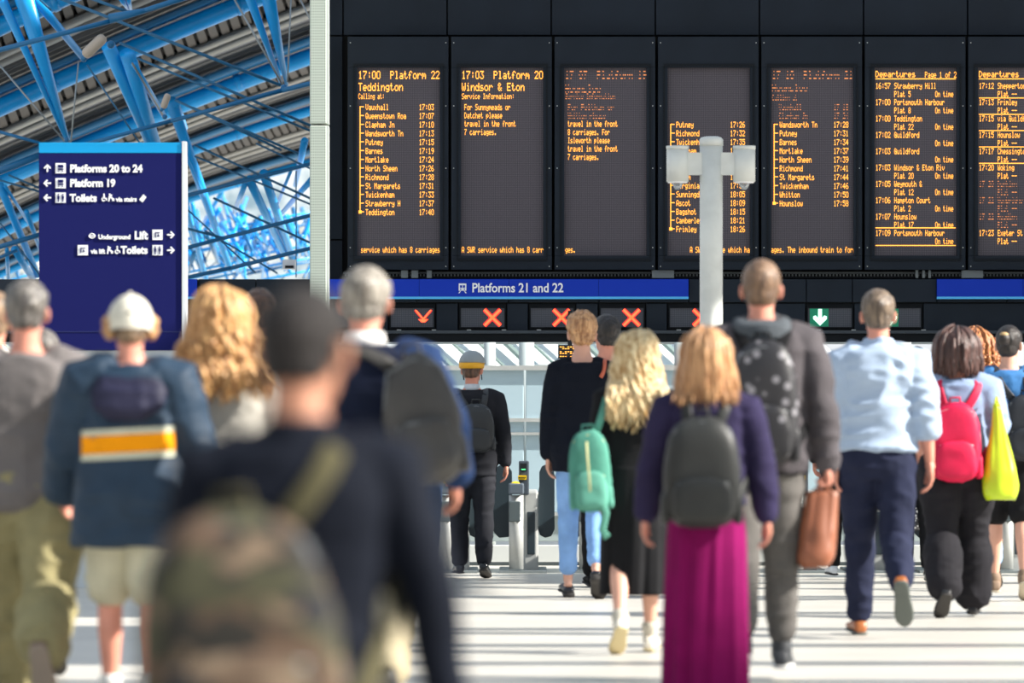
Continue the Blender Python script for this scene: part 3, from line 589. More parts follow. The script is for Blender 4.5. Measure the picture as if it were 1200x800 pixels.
# ---------------- people engine (figure 1.8 m, facing +Y, scaled per person) ----------------
def vnoise(p, seed=0):
    i = np.floor(p).astype(np.int64); f = p-i; f = f*f*(3-2*f)
    def h(x, y, z):
        n = (x*374761393+y*668265263+z*2147483647+seed*974711) & 0xffffffff
        n = ((n ^ (n >> 13))*1274126177) & 0xffffffff
        return ((n ^ (n >> 16)) & 0xffff)/65535.0
    x, y, z = i[:, 0], i[:, 1], i[:, 2]; r = 0
    for dx in (0, 1):
        for dy in (0, 1):
            for dz in (0, 1):
                wt = (f[:, 0] if dx else 1-f[:, 0])*(f[:, 1] if dy else 1-f[:, 1])*(f[:, 2] if dz else 1-f[:, 2])
                r = r+wt*h(x+dx, y+dy, z+dz)
    return r
def mdata(me):
    n = len(me.vertices); a = np.empty(n*3); me.vertices.foreach_get('co', a); b = np.empty(n*3); me.vertices.foreach_get('normal', b); return a.reshape(-1, 3), b.reshape(-1, 3)
def setco(me, a): me.vertices.foreach_set('co', a.ravel()); me.update()
def remesh(mb, vox, it=3, fac=.5):
    me = mb.mesh('tmp'); o = bpy.data.objects.new('tmp', me); C.objects.link(o)
    m = o.modifiers.new('r', 'REMESH'); m.mode = 'VOXEL'; m.voxel_size = vox
    s_ = o.modifiers.new('s', 'SMOOTH'); s_.factor = fac; s_.iterations = it
    r_ = bpy.data.meshes.new_from_object(o.evaluated_get(bpy.context.evaluated_depsgraph_get()))
    bpy.data.objects.remove(o); bpy.data.meshes.remove(me); return r_
def wrinkle(me, amp, sc=(9, 9, 16), seed=0, fine=.35, warp=.05):
    a, nn = mdata(me); q = a*np.array(sc); q = q+vnoise(a*5+3, seed+5)[:, None]*warp*20
    d = 1-np.abs(2*vnoise(q, seed)-1); d2 = vnoise(q*2.3+11, seed+1)
    setco(me, a+nn*((d-.5)*amp+(d2-.5)*amp*fine)[:, None]); return me
def sub_shell(me, mask, off, jit=0, seed=0):
    a, nn = mdata(me); keep = mask(a)
    offv = off(a) if callable(off) else np.full(len(a), off)
    if jit: offv = offv+(vnoise(a*55, seed)-.5)*jit+(vnoise(a*120, seed+3)-.5)*jit*.6
    b = a+nn*offv[:, None]
    f = [tuple(p.vertices) for p in me.polygons if all(keep[v] for v in p.vertices)]
    used = sorted({v for q in f for v in q}); ix = {v: i for i, v in enumerate(used)}
    r_ = bpy.data.meshes.new('shell'); r_.from_pydata([tuple(b[v]) for v in used], [], [tuple(ix[v] for v in q) for q in f]); r_.update(); return r_
def mat_fab(name, col, var=.12, bump=.25, bs=140, rough=.85, vs=7, **k):
    m = mat(name, col, rough, 0, var, vs, bump, bs, **k); m.node_tree.nodes['Principled BSDF'].inputs['Specular IOR Level'].default_value = .12 if rough > .8 else .3; return m
SKIN = mat('skin_light', '#cf9c86', .5, var=.06, vs=9); SKIN2 = mat('skin_rosy', '#d08c76', .5, var=.07, vs=9); SKIN3 = mat('skin_tan', '#a8745a', .5, var=.06, vs=9)
EYE = mat('eye_white', '#e8e4de', .2)
def rot_about(p, c, M): return c+M @ (p-c)
BASE_TR = [(.84,.13,.10,0),(.90,.168,.122,-.008),(.97,.172,.128,-.012),(1.04,.158,.115,0),(1.12,.147,.105,0),(1.20,.155,.11,0),(1.30,.168,.12,0),(1.38,.176,.118,-.006),(1.435,.172,.10,-.012),(1.475,.145,.078,-.018),(1.505,.098,.064,-.02),(1.53,.064,.058,-.015),(1.57,.057,.056,-.005)]

class Person:
    def __init__(s, label, px, Y, H, legs=((18, 8), (-20, 25)), arms=((12, 8, 18), (-10, 8, 15)), head=(0, 0, 0), wd=1, sh=1, hp=1, skin=SKIN, rz=0, vox=None, tilt=0, grip=(0, 0), stance=.095, lift=0, headk=1, seed=None, lower=0):
        s.Y = Y; s.wd, s.sh, s.hp = wd, sh*wd, hp*wd; s.skin = skin; s.seed = seed or int(px)+7
        s.vox = vox or (.0085 if Y < 26 else .0105 if Y < 40 else .013)
        s.J = {}; s.head_rot = Matrix.Rotation(R(-head[0]), 3, 'Z') @ Matrix.Rotation(R(-head[1]), 3, 'X') @ Matrix.Rotation(R(head[2]), 3, 'Y')
        s.hc = Vector((0, -.005, 1.585)); s.headk = headk
        low = []
        for i, (sd, (a, kn)) in enumerate(zip((-1, 1), legs)):
            hip = Vector((sd*.092*s.hp, 0, .93)); a_ = R(a); b_ = R(a-kn)
            knee = hip+Vector((sd*(stance-.092)*.5, math.sin(a_), -math.cos(a_)))*.43
            ank = knee+Vector((sd*.0, math.sin(b_), -math.cos(b_)))*.41
            fd = b_ if b_ < -.35 else max(b_, 0)*.6
            if b_ < -.15 and b_ >= -.35: fd = b_*1.4
            f = Vector((sd*.12, math.cos(fd), math.sin(fd))).normalized(); u = Vector((0, -math.sin(fd), math.cos(fd)))
            s.J[i] = (hip, knee, ank, f, u)
            low.append(min((ank-u*.085+f*.19).z, (ank-u*.085-f*.06).z))
        s.dz = -min(low)-lower; s.k = H/(1.812+s.dz)
        s.root = empty('person', ((px-600)*Y/F, Y, 0), label, 'person', rz=R(rz), k=s.k)
        s.sh_pts = []
        for i, (sd, arm) in enumerate(zip((-1, 1), arms)):
            sp_ = Vector((sd*.178*s.sh, -.012, 1.435))
            if len(arm) == 3:
                fa, ab, eb = [R(v) for v in arm]
                d1 = Vector((sd*math.sin(ab), math.sin(fa)*math.cos(ab), -math.cos(fa)*math.cos(ab))); el = sp_+d1*.285
                d2 = Vector((sd*math.sin(ab)*.45, math.sin(fa+eb)*math.cos(ab), -math.cos(fa+eb)*math.cos(ab))).normalized(); wr = el+d2*.25
            else: el, wr = Vector(arm[0]), Vector(arm[1])
            s.J[('arm', i)] = (sp_, el, wr)
        s.build_body(grip)
    def up(s, p): return Vector((p[0], p[1], p[2]+s.dz))
    def build_body(s, grip):
        mb = MB(); t = 24
        rs = []
        for (z, rx, ry, cy) in BASE_TR:
            kx = s.sh if z > 1.25 else (s.hp if z < 1.1 else s.wd)
            if z > 1.5: kx = 1
            rs.append((z+s.dz, rx*kx, ry*(s.wd if z < 1.45 else 1), 0, cy))
        mb.zloft(rs, 28, 2.3)
        for i in (0, 1):
            hip, knee, ank, f, u = [s.up(v) if j < 3 else v for j, v in enumerate(s.J[i])]
            c1 = hip.lerp(knee, .45); c2 = knee.lerp(ank, .3)-Vector((0, .012, 0))
            mb.tube([hip+Vector((0, 0, .03)), c1, hip.lerp(knee, .85), knee, c2, knee.lerp(ank, .7), ank], [.088*s.hp, .078*s.wd, .058*s.wd, .055*s.wd, .056*s.wd, .040, .031], 16)
            mb.tube([ank-u*.02-f*.03, ank-u*.045+f*.06, ank-u*.06+f*.13], [.026, .026, .02], 12)
            sp_, el, wr = [s.up(v) for v in s.J[('arm', i)]]; sd = -1 if i == 0 else 1
            mb.tube([sp_-Vector((sd*.05, 0, -.01)), sp_, sp_.lerp(el, .4), el, el.lerp(wr, .3), wr.lerp(el, .1), wr], [.05, .055*s.wd, .048*s.wd, .038*s.wd, .041*s.wd, .028, .025], 14)
        body = remesh(mb, s.vox, 3)
        # head, neck: finer, joined to the same surface object
        hb = MB(); hc = s.hc; hk = s.headk
        def hp_(x, y, z): return Vector((x, y, z))
        hb.ball((0, .0, 1.70), (.076*hk, .097*hk, .100), 22, 16); hb.ball((0, .022, 1.632), (.06*hk, .076, .078), 18, 12)
        hb.ball((0, .055, 1.585), (.032, .034, .022)); hb.ball((0, -.03, 1.655), (.066*hk, .066, .07), 16, 10)
        hb.tube([(0, .094, 1.69), (0, .110, 1.655), (0, .112, 1.647)], [.008, .013, .015], 8); hb.ball((0, .087, 1.713), (.045, .014, .009))
        for sd in (-1, 1):
            hb.ball((sd*.034, .08, 1.655), (.02, .018, .02)); hb.ball((sd*.012, .107, 1.645), (.009, .009, .008))
            M_ = Matrix.Rotation(R(-sd*22), 3, 'Z') @ Matrix.Rotation(R(-12), 3, 'X')
            hb.ball((sd*.083*hk, -.002, 1.668), (.010, .021, .033), 14, 10, M_); hb.tube([Vector((sd*.089*hk, -.012, 1.645)), Vector((sd*.094*hk, -.019, 1.67)), Vector((sd*.091*hk, -.01, 1.695)), Vector((sd*.085*hk, .006, 1.698))], .005, 7)
        hb.ball((0, .1, 1.622), (.024, .009, .005)); hb.ball((0, .098, 1.613), (.021, .009, .006))
        hb.v = [tuple(rot_about(Vector(v), hc, s.head_rot)+Vector((0, 0, s.dz))) for v in hb.v]
        hb.tube([s.up((0, -.022, 1.49)), s.up((0, -.018, 1.55)), s.up(hc+s.head_rot @ Vector((0, -.012, .07)))], [.062*s.wd**.5, .056*s.wd**.5, .052], 18)
        s.head = remesh(hb, .0052 if s.Y < 40 else .007, 2)
        hands = MB()
        for i in (0, 1): s.hand(hands, i, grip[i])
        hm = remesh(hands, .0038 if s.Y < 40 else .0048, 1)
        s.body = s.join([body, s.head, hm]); s.obj = link('body', s.body, s.skin, s.root, True)
        for sd in (-1, 1):
            c = rot_about(Vector((sd*.031, .084, 1.692)), hc, s.head_rot)+Vector((0, 0, s.dz)); MB().ball(c, .0125, 12, 8).build('eye', EYE, s.root, True)
    def join(s, ms):
        v = []; f = []
        for m in ms:
            o = len(v); a, _ = mdata(m); v += [tuple(p) for p in a]; f += [tuple(i+o for i in q.vertices) for q in m.polygons]
        r_ = bpy.data.meshes.new('body'); r_.from_pydata(v, [], f); r_.update(); return r_
    def hand(s, mb, i, g):
        sp_, el, wr = [s.up(v) for v in s.J[('arm', i)]]; sd = -1 if i == 0 else 1
        d = (wr-el).normalized(); med = Vector((-sd, 0, 0)); med = (med-d*med.dot(d))
        if med.length < .2: med = Vector((0, 0, -1))-d*(-d.z)
        med.normalize(); th = d.cross(med)
        if th.y < 0 and abs(th.y) > .2 or (abs(th.y) <= .2 and th.z < 0): th = -th
        s.J[('hand', i)] = wr+d*.09+med*.03; s.J[('hf', i)] = (d, med, th, wr)
        mb.tube([wr-d*.05, wr, wr+d*.02], [.025, .024, .026], 12, ref=th)
        w_ = wr
        for q in (-.026, -.009, .009, .026): mb.tube([w_+d*.01+th*q*.7, w_+d*.05+th*q, w_+d*.085+th*q*1.05], [.016, .0165, .0125], 9)
        c = 24+60*g
        for q, L, in ((-.029, .8), (-.0105, .95), (.0095, 1.0), (.029, .92)):
            p = w_+d*.085+th*q*1.05; dirv = d.copy(); pts = [p]; ax = d.cross(med)
            for ln in (.042, .026, .022):
                dirv = Matrix.Rotation(R(c), 3, ax) @ dirv; p = p+dirv*ln*L; pts.append(p)
            mb.tube(pts, [.0098, .0088, .008, .007], 8)
        p0 = w_+d*.02+th*.02; p1 = w_+d*.055+th*.043+med*.012; p2 = w_+d*.085+th*(.046-.02*g)+med*(.022+.012*g); p3 = w_+d*.105+th*(.044-.03*g)+med*(.03+.015*g)
        mb.tube([p0, p1, p2, p3], [.015, .013, .0105, .0085], 9)
    # ---- garments
    def top(s, m, name='shirt', hem=.86, off=.016, loose=.6, sleeve=1.0, sr=1.0, amp=.012, flare=0, label=None, neck=1.515, seed=0, cuff=1.0, wsc=(8, 8, 13), droop=0, extra=None, nb=0):
        mb = MB(); rs = []; base = np.array(BASE_TR)
        zz = list(np.linspace(hem, 1.43, 12))+[1.455, 1.475, 1.495, neck] if not nb else list(np.linspace(hem, neck, 12))
        for z in zz:
            rx = np.interp(z, base[:, 0], base[:, 1]); ry = np.interp(z, base[:, 0], base[:, 2]); cy = np.interp(z, base[:, 0], base[:, 3])
            kx = np.interp(z, [1.1, 1.3], [s.hp, s.sh]); mx = .172*s.sh
            if z < 1.36: rx_ = rx*kx*(1-loose)+max(mx, rx*kx)*loose+flare*(1.36-z)
            else: rx_ = rx*(s.sh if z < 1.49 else 1)
            ry_ = ry*s.wd*(1-loose*.6)+max(.122*s.wd, ry*s.wd)*loose*.6+flare*.7*max(0, 1.36-z)
            o = off if z < 1.49 else off*.6
            rs.append((z+s.dz, rx_+o, ry_+o, 0, cy))
        mb.zloft(rs, 32, 2.4)
        if not nb:
          for i in (0, 1):
            sp_, el, wr = [s.up(v) for v in s.J[('arm', i)]]; sd = -1 if i == 0 else 1
            pts = [sp_-Vector((sd*.07, 0, -.02)), sp_+Vector((0, 0, .002)), sp_.lerp(el, .35), sp_.lerp(el, .75), el, el.lerp(wr, .4), el.lerp(wr, .96)]; tt = [0, 0, .175, .375, .5, .7, 1.0]
            rd = [.062, .066, .062, .055, .052, .048, .038*cuff]; P2 = []; R2 = []
            for p, r_, t_ in zip(pts, rd, tt):
                if t_ <= sleeve: P2.append(p); R2.append((r_*s.wd+off*.5)*sr)
            if sleeve < 1:
                j = len(P2); f_ = (sleeve-tt[j-1])/(tt[j]-tt[j-1]); P2.append(P2[-1].lerp(pts[j], f_)); R2.append((rd[j-1]*s.wd+off*.5)*sr*1.08)
            mb.tube(P2, R2, 18)
        if extra: extra(mb, s)
        me = remesh(mb, s.vox, 4, .55); wrinkle(me, amp, wsc, s.seed+seed)
        o = link(name, me, m, s.root, True, label=label); s.topm = me; s.toph = hem; return o
    def legs_g(s, m, name='trousers', end=1.93, fit=1.0, amp=.010, waist=1.04, off=.012, hem=1.0, label=None, wsc=(9, 9, 15), calf=1.0):
        mb = MB(); base = np.array(BASE_TR); rs = []
        for z in np.linspace(.83, waist, 7):
            rx = np.interp(z, base[:, 0], base[:, 1]); ry = np.interp(z, base[:, 0], base[:, 2]); rs.append((z+s.dz, rx*s.hp+off, ry*s.wd+off, 0, -.008))
        mb.zloft(rs, 28, 2.4)
        for i in (0, 1):
            hip, knee, ank, f, u = s.J[i]; hip, knee, ank = s.up(hip), s.up(knee), s.up(ank)
            allp = [(0, hip+Vector((0, 0, .02)), .094*s.hp), (.3, hip.lerp(knee, .3), .092*s.hp), (.7, hip.lerp(knee, .7), .078), (1, knee, .07), (1.3, knee.lerp(ank, .3), .066*calf), (1.7, knee.lerp(ank, .7), .060*calf), (2.0, ank, .058*hem)]
            P2 = [p for t_, p, r_ in allp if t_ <= end]; R2 = [(r_*s.wd+off*.4)*fit for t_, p, r_ in allp if t_ <= end]
            j = len(P2)
            if j < len(allp):
                f_ = (end-allp[j-1][0])/(allp[j][0]-allp[j-1][0]); P2.append(allp[j-1][1].lerp(allp[j][1], f_)); R2.append(((allp[j-1][2]*(1-f_)+allp[j][2]*f_)*s.wd+off*.4)*fit)
            mb.tube(P2, R2, 18)
        me = remesh(mb, s.vox, 4, .55); wrinkle(me, amp, wsc, s.seed+20); return link(name, me, m, s.root, True, label=label)
    def skirt(s, m, name='skirt', top=1.04, end=.15, r0=(.165, .13), r1=(.21, .17), folds=14, amp=.012, label=None, cx=0, cy=0):
        n = 120; rs = []; t = np.arange(n)*2*np.pi/n
        for z in np.linspace(top, end, 40):
            u = (top-z)/(top-end); hb_ = math.sin(min(1, u*3.2)*math.pi/2); rx = (r0[0]+(r1[0]-r0[0])*(.45*hb_+.55*u))*s.hp; ry = (r0[1]+(r1[1]-r0[1])*(.45*hb_+.55*u))*s.hp
            A = amp*(u**.7); ph = .6*math.sin(u*3+s.seed)
            k = 1+A/rx*(np.sin(folds*t+ph)+.6*np.sin((folds//2+2)*t+2+ph*2)+.4*np.sin(23*t+u*4))
            rs.append([(cx*u+rx*k[i]*math.cos(t[i]), cy*u-.008+ry*k[i]*math.sin(t[i]), z+s.dz) for i in range(n)])
        return MB().rings(rs).build(name, m, s.root, True, label=label)
    def shoes(s, m, sole=None, name='shoe', h=1.0, heel=0, label=None, ankle=0, toe=1.0):
        sole = sole or mat('sole_dark', '#2b2826', .7)
        for i in (0, 1):
            hip, knee, ank, f, u = s.J[i]; ank = s.up(ank); sd = f.cross(u).normalized()
            def ring(y, wx, z0, z1, n=14):
                c = ank+f*y-u*.085; out = []
                for j in range(n):
                    a = 2*math.pi*j/n; ca, sa = ellip(np.array([a]), 2.6); out.append(c+sd*wx*float(ca[0])+u*(z0+(z1-z0)*(.5+.5*float(sa[0]))))
                return out
            z = .012
            secs = [(-.072, .018, z, .03), (-.066, .030, z, .068*h), (-.04, .036, z, .082*h), (0, .037, z, .085*h), (.04, .038, z, .078*h), (.08, .043, z, .062), (.13, .047, z, .05), (.17, .041, z, .042), (.195*toe, .026, z, .032), (.205*toe, .012, z, .022)]
            sh_ = MB().rings([ring(*q) for q in secs]); o = sh_.build(name, m, s.root, True, label=label)
            so = MB().rings([ring(y, wx*1.09, -.0 if not (heel and y < -.02) else -heel, .016, 14) for y, wx, _, _ in secs]); so.build('sole', sole, o, True)
            if ankle: MB().tube([ank-u*.03, ank+u*ankle], [.047, .046], 14).build('ankle_collar', m, o, True)
    def sock(s, m, up_=.12, name='sock'):
        for i in (0, 1):
            hip, knee, ank, f, u = s.J[i]; ank = s.up(ank); knee = s.up(knee); d = (knee-ank).normalized()
            MB().tube([ank-d*.03, ank, ank+d*up_*.6, ank+d*up_], [.043, .042, .045, .05], 16).build(name, m, s.root, True)
    # ---- hair
    def inv(s, a): # world-of-person coords back to unrotated head coords
        M_ = np.array(s.head_rot.transposed()); c = np.array(s.hc)
        return (a-np.array([0, 0, s.dz])-c) @ M_.T+c
    def short_hair(s, m, th=.014, low=1.61, jit=.006, side=1.0, label=None, front=1.735):
        def hl(q): return np.interp(q[:, 1], [-.06, -.03, -.005, .03, .085], [low, low+.01, low+.085, low+.08, front])
        def mask(a): q = s.inv(a); return (q[:, 2] > hl(q)) & ~((np.abs(q[:, 0]) > .0815*s.headk) & (q[:, 2] < 1.70))
        def off(a): q = s.inv(a); return .001+(th*np.clip((q[:, 2]-1.66)/.09, 0, 1)+th*side*.35)*np.clip((q[:, 2]-hl(q))/.03, 0, 1)
        return link('hair', sub_shell(s.head, mask, off, jit, s.seed), m, s.root, True, label=label)
    def locks(s, m, n=240, zend=1.42, zj=.06, spread=.03, curl=.008, freq=6, r=.011, az=130, part=True, back=.13, seed=0, puff=0, label=None, top=.012, freqz=None):
        s.short_hair(m, .012+puff*.5, 1.60, .004)
        rg = random.Random(s.seed+seed); mb = MB(); M_ = s.head_rot; c = s.hc
        for i in range(n):
            az_ = R(rg.uniform(-az, az)); th0 = R(rg.uniform(3, 75)); L = rg.uniform(0, 1); ze = zend+rg.uniform(-zj*1.6, zj*1.3)+.05*abs(az_/2.2)*(1 if part else 0)
            pts = []; rad = []; N = 15; lay = rg.uniform(.0, .03)*(1 if rg.random() < .85 else 1.5)+puff; ph = rg.uniform(0, 6.28); fr = freq*rg.uniform(.7, 1.3); cu = curl*rg.uniform(.5, 1.4)
            for k in range(N):
                t_ = k/(N-1)
                if t_ < .4:
                    th = th0+(R(100)-th0)*(t_/.4); p = Vector((math.sin(th)*math.sin(az_)*(.078*s.headk+lay), -math.sin(th)*math.cos(az_)*(.098*s.headk+lay)+.0, 1.70+math.cos(th)*(.10+lay)))
                    q = rot_about(p, c, M_)
                else:
                    u = (t_-.4)/.6; th = R(100); p = Vector((math.sin(az_)*(.078*s.headk+lay+spread*u), -math.cos(az_)*(.098*s.headk+lay+.25*spread*u), 1.70+math.cos(th)*(.10+lay))); q = rot_about(p, c, M_)
                    z = q.z*(1-u)+ze*u; y = q.y
                    if z < 1.52 and y < .05: y = min(y, -(back*s.wd+lay)*min(1, (1.52-z)/.06+.45))
                    q = Vector((q.x, y, z))
                a_ = ph+fr*t_*6.28; amp = cu*min(1, t_*1.6); q += Vector((math.cos(a_)*amp, math.sin(a_)*amp, 0)); pts.append(q+Vector((0, 0, s.dz)))
                rad.append(r*rg.uniform(.85, 1.15)*(.6+.8*math.sin(math.pi*min(1, t_*.9+.12)))*(1 if t_ < .85 else max(.25, (1-t_)/.15)))
            mb.tube(pts, rad, 5, cap=False)
        return mb.build('hair_locks', m, s.root, True, label=label)
    def at(s, p): return s.root.matrix_basis @ s.up(p) if False else Vector(s.root.location)+Matrix.Rotation(s.root.rotation_euler.z, 3, 'Z') @ (s.up(p)*s.k)
    def surf(s, pts, lift=.008, n=24):
        me = s.topm
        if not hasattr(s, 'bvh') or s.bvh[0] is not me:
            a, _ = mdata(me); s.bvh = (me, BVHTree.FromPolygons([Vector(p) for p in a], [tuple(q.vertices) for q in me.polygons]))
        P_ = [s.up(p) for p in pts]; d = [0]
        for a, b in zip(P_, P_[1:]): d.append(d[-1]+(b-a).length)
        out = []; nr = []
        for i in range(n):
            t_ = d[-1]*i/(n-1); j = max(k for k in range(len(P_)) if d[k] <= t_+1e-9); j = min(j, len(P_)-2); q = P_[j].lerp(P_[j+1], (t_-d[j])/(d[j+1]-d[j]))
            h, nn, ix, ds = s.bvh[1].find_nearest(q)
            out.append(h+nn*lift); nr.append(nn)
        for _ in range(2): out = [out[0]]+[(out[i-1]+out[i]*2+out[i+1])/4 for i in range(1, n-1)]+[out[-1]]
        return out, nr
    def strap(s, e, O, m, pts, wd=.028, th=.006, name='strap', lift=.008, snap=True, n=24):
        if snap: q, nr = s.surf(pts, lift, n)
        else: q = [s.up(p) for p in pts]; nr = [Vector((0, -1, .3))]*len(q)
        mb = MB(); rs = []
        for i, p in enumerate(q):
            t_ = (q[min(i+1, len(q)-1)]-q[max(i-1, 0)]).normalized(); u = nr[i]-t_*nr[i].dot(t_)
            if u.length < 1e-3: u = t_.orthogonal()
            u.normalize(); v = t_.cross(u); rs.append([p+v*(wd*cx)+u*(th*cy) for cx, cy in ((-1, -.6), (-.7, -1), (.7, -1), (1, -.6), (1, .6), (.7, 1), (-.7, 1), (-1, .6))])
        mb.rings(rs); mb.v = [tuple(Vector(v)-O) for v in mb.v]; return mb.build(name, m, e, True)
    def holder(s, name, label, cat, p, group=None):
        O = s.up(p); e = empty(name, s.at(p), label, cat, group, rz=s.root.rotation_euler.z, k=s.k); return e, O
    def pack(s, m, label, cx=0, top=1.42, h=.46, w=.30, d=.15, gap=.0, m2=None, m3=None, roll=0, straps=(1, 1), pocket=.5, sag=.0, name='backpack', soft=.006, ztop=None, strapm=None, taper=.85, zipm=None, sides=True, vstrap=0):
        m2 = m2 or m; strapm = strapm or m2; zipm = zipm or mat('zip_grey', '#74777a', .4, .4)
        _, O = None, None; e, O = s.holder(name, label, 'backpack', (cx, -.2, top-h))
        # find back surface y
        q, _ = s.surf([(cx, -.4, top-h*.4), (cx, -.4, top-h*.45)], 0, 2); yb = min(v.y for v in q)-.006-gap
        Mr = Matrix.Rotation(R(roll), 3, 'Y')
        def fin(mb): mb.v = [tuple(Mr @ (Vector(v)-Vector((0, 0, h)))+Vector((0, 0, h))) for v in mb.v]; mb.v = [tuple(Vector(v)+Vector((s.up((cx, 0, 0)).x, yb, O.z))-O) for v in mb.v]; return mb
        def bag(x, y1, z0, z1, hw, dd, ex=3.2, n=40, tp=1.0):
            rs = []; t = np.arange(n)*2*np.pi/n; cX, cY = ellip(t, ex); K = 18
            for k in range(K):
                u = k/(K-1); z = z0+(z1-z0)*(.5-.5*math.cos(math.pi*u)); e_ = 2*(z-z0)/(z1-z0)-1; kk = max(.05, (1-abs(e_)**(5.5 if e_ < 0 else 3.6)))**(.36)
                ww = hw*kk*(1-(1-tp)*max(0, e_)**1.3); d_ = dd*kk*(1+sag*(-e_)); rs.append([(x+ww*cX[i], y1-dd*.5+d_*.5*cY[i], z) for i in range(n)])
            return MB().rings(rs)
        def fab(mb, mm, nm, amp): me = fin(mb).mesh(nm); wrinkle(me, amp, (10, 10, 12), s.seed+31); return link(nm, me, mm, e, True)
        fab(bag(0, 0, 0, h, w/2, d, tp=taper), m, 'pack_body', soft)
        if pocket:
            fab(bag(0, -d*.88, h*.05, h*(pocket), w*.39, d*.42, tp=.93), m2, 'front_pocket', soft*.7)
            z = h*pocket*.93; fin(MB().tube([(-w*.33, -d*1.05, z-.01), (-w*.2, -d*1.17, z), (w*.2, -d*1.17, z), (w*.33, -d*1.05, z-.01)], .0045, 6)).build('zip', zipm, e, True)
        zz = h*.62; fin(MB().tube([(-w*.48, -d*.6, zz*.35), (-w*.47, -d*.72, zz), (-w*.36, -d*.8, h*.88), (0, -d*.82, h*.955), (w*.36, -d*.8, h*.88), (w*.47, -d*.72, zz), (w*.48, -d*.6, zz*.35)], .004, 6)).build('zip', zipm, e, True)
        if sides:
            for sd in (-1, 1): fab(bag(sd*w*.47, -d*.12, h*.04, h*.34, w*.07, d*.7), m2, 'side_pocket', .003)
        fin(MB().tube([(-.035, -.02, h*.97), (-.03, -.035, h+.035), (.03, -.035, h+.035), (.035, -.02, h*.97)], .007, 8)).build('top_handle', strapm, e, True)
        for i, sd in enumerate((-1, 1)):
            if not straps[i]: continue
            x0 = cx+sd*w*.22; xs_ = sd*(.095+vstrap)*s.sh
            s.strap(e, O, strapm, [(x0, -.2, top-.05), (x0*.5+xs_*.5, -.16, top+.02), (xs_, -.11, 1.46), (xs_, -.02, 1.53), (xs_, .1, 1.45), (xs_*1.15, .16, 1.32), (sd*.19*s.sh, .08, 1.18), (sd*.17*s.sh, -.06, 1.08), (cx+sd*w*.4, -.2, top-h+.06)], .026, .007)
        return e
# ---------------- the crowd ----------------
def hairm(name, c, c2, sx=(60, 60, 9)): return mat(name, c, .42, 0, 0, 1.0, .5, 3, stretch=sx, col2=c2)
H_brown = hairm('hair_brown', '#6a4a36', '#3a271d'); H_dark = hairm('hair_dark', '#2a211d', '#120e0d'); H_grey = hairm('hair_grey', '#78726b', '#403c3a'); H_white = hairm('hair_silver', '#9a9388', '#5a534b')
H_sandy = hairm('hair_sandy', '#94795c', '#5b4736'); H_blond = hairm('hair_blond', '#e6c38c', '#a97c46'); H_gold = hairm('hair_golden', '#e0b276', '#8f5c30'); H_straw = hairm('hair_strawberry', '#cfa071', '#8a5c38')
H_ging = hairm('hair_ginger', '#c8854e', '#7c4426'); H_ash = hairm('hair_ash_brown', '#7c6a58', '#43372d'); H_fade = hairm('hair_light_brown', '#86684f', '#4d392b'); H_bob = hairm('hair_chestnut', '#5d3f38', '#2b1a18'); H_blondpale = hairm('hair_pale_blond', '#f0dcae', '#a67c44')
navy = mat_fab('navy_knit', '#11151f'); black = mat_fab('black_cloth', '#1b1b1d'); khaki = mat_fab('khaki_cotton', '#8c8461'); stone = mat_fab('stone_cotton', '#b9b39a')

# front man with camouflage backpack
p = Person('dark-haired man in navy sweater, nearest the camera', 350, 9.6, 1.437, legs=((36, 38), (-22, 46)), arms=((6, 9, 28), (2, 17, 12)), head=(22, 6, 0), wd=1.0, sh=1.07, hp=1, skin=SKIN3, vox=.0075, headk=1.1)
p.short_hair(mat('hair_fade_black', '#140d0b', .8, bump=.4, bs=200), .010, 1.605, .003)
def collar(mb, s): mb.tube([s.up((0, -.02, 1.50)), s.up((0, -.018, 1.535))], [.075, .066], 20, cap=False)
p.top(navy, 'sweater', hem=.90, off=.01, loose=.0, amp=.012, extra=collar, neck=1.52)
p.legs_g(mat_fab('charcoal_trousers', '#25272e')); p.shoes(black)
cm = bpy.data.materials.new('camouflage'); cm.use_nodes = True; n = cm.node_tree.nodes; l = cm.node_tree.links; b = n['Principled BSDF']; b.inputs['Roughness'].default_value = .85
t = n.new('ShaderNodeTexCoord'); prev = None
for i, (sc, th, c) in enumerate(((5, .5, '#3b3a26'), (5.5, .53, '#4f3d2e'), (5, .55, '#17171c'), (7, .60, '#6b5a48'))):
    mp = n.new('ShaderNodeMapping'); mp.inputs['Location'].default_value = (i*7.3, i*3.1, i*2.2); mp.inputs['Scale'].default_value = (1, 1, 1.5); l.new(t.outputs['Object'], mp.inputs[0])
    no = n.new('ShaderNodeTexNoise'); no.inputs['Scale'].default_value = sc; no.inputs['Detail'].default_value = 1.5; l.new(mp.outputs[0], no.inputs[0])
    g = n.new('ShaderNodeMath'); g.operation = 'GREATER_THAN'; g.inputs[1].default_value = th; l.new(no.outputs[0], g.inputs[0])
    mx = n.new('ShaderNodeMix'); mx.data_type = 'RGBA'; mx.inputs[7].default_value = (*hexc(c), 1); l.new(g.outputs[0], mx.inputs[0])
    if prev: l.new(prev.outputs[2], mx.inputs[6])
    else: mx.inputs[6].default_value = (*hexc('#221f19'), 1)
    prev = mx
l.new(prev.outputs[2], b.inputs['Base Color'])
strapo = mat_fab('olive_webbing', '#4c4834')
p.pack(cm, 'large camouflage backpack on the nearest man in navy sweater', cx=-.125, top=1.36, h=.62, w=.40, d=.2, m2=cm, strapm=strapo, pocket=.55, roll=-4, straps=(0, 1), soft=.012, vstrap=-.02)

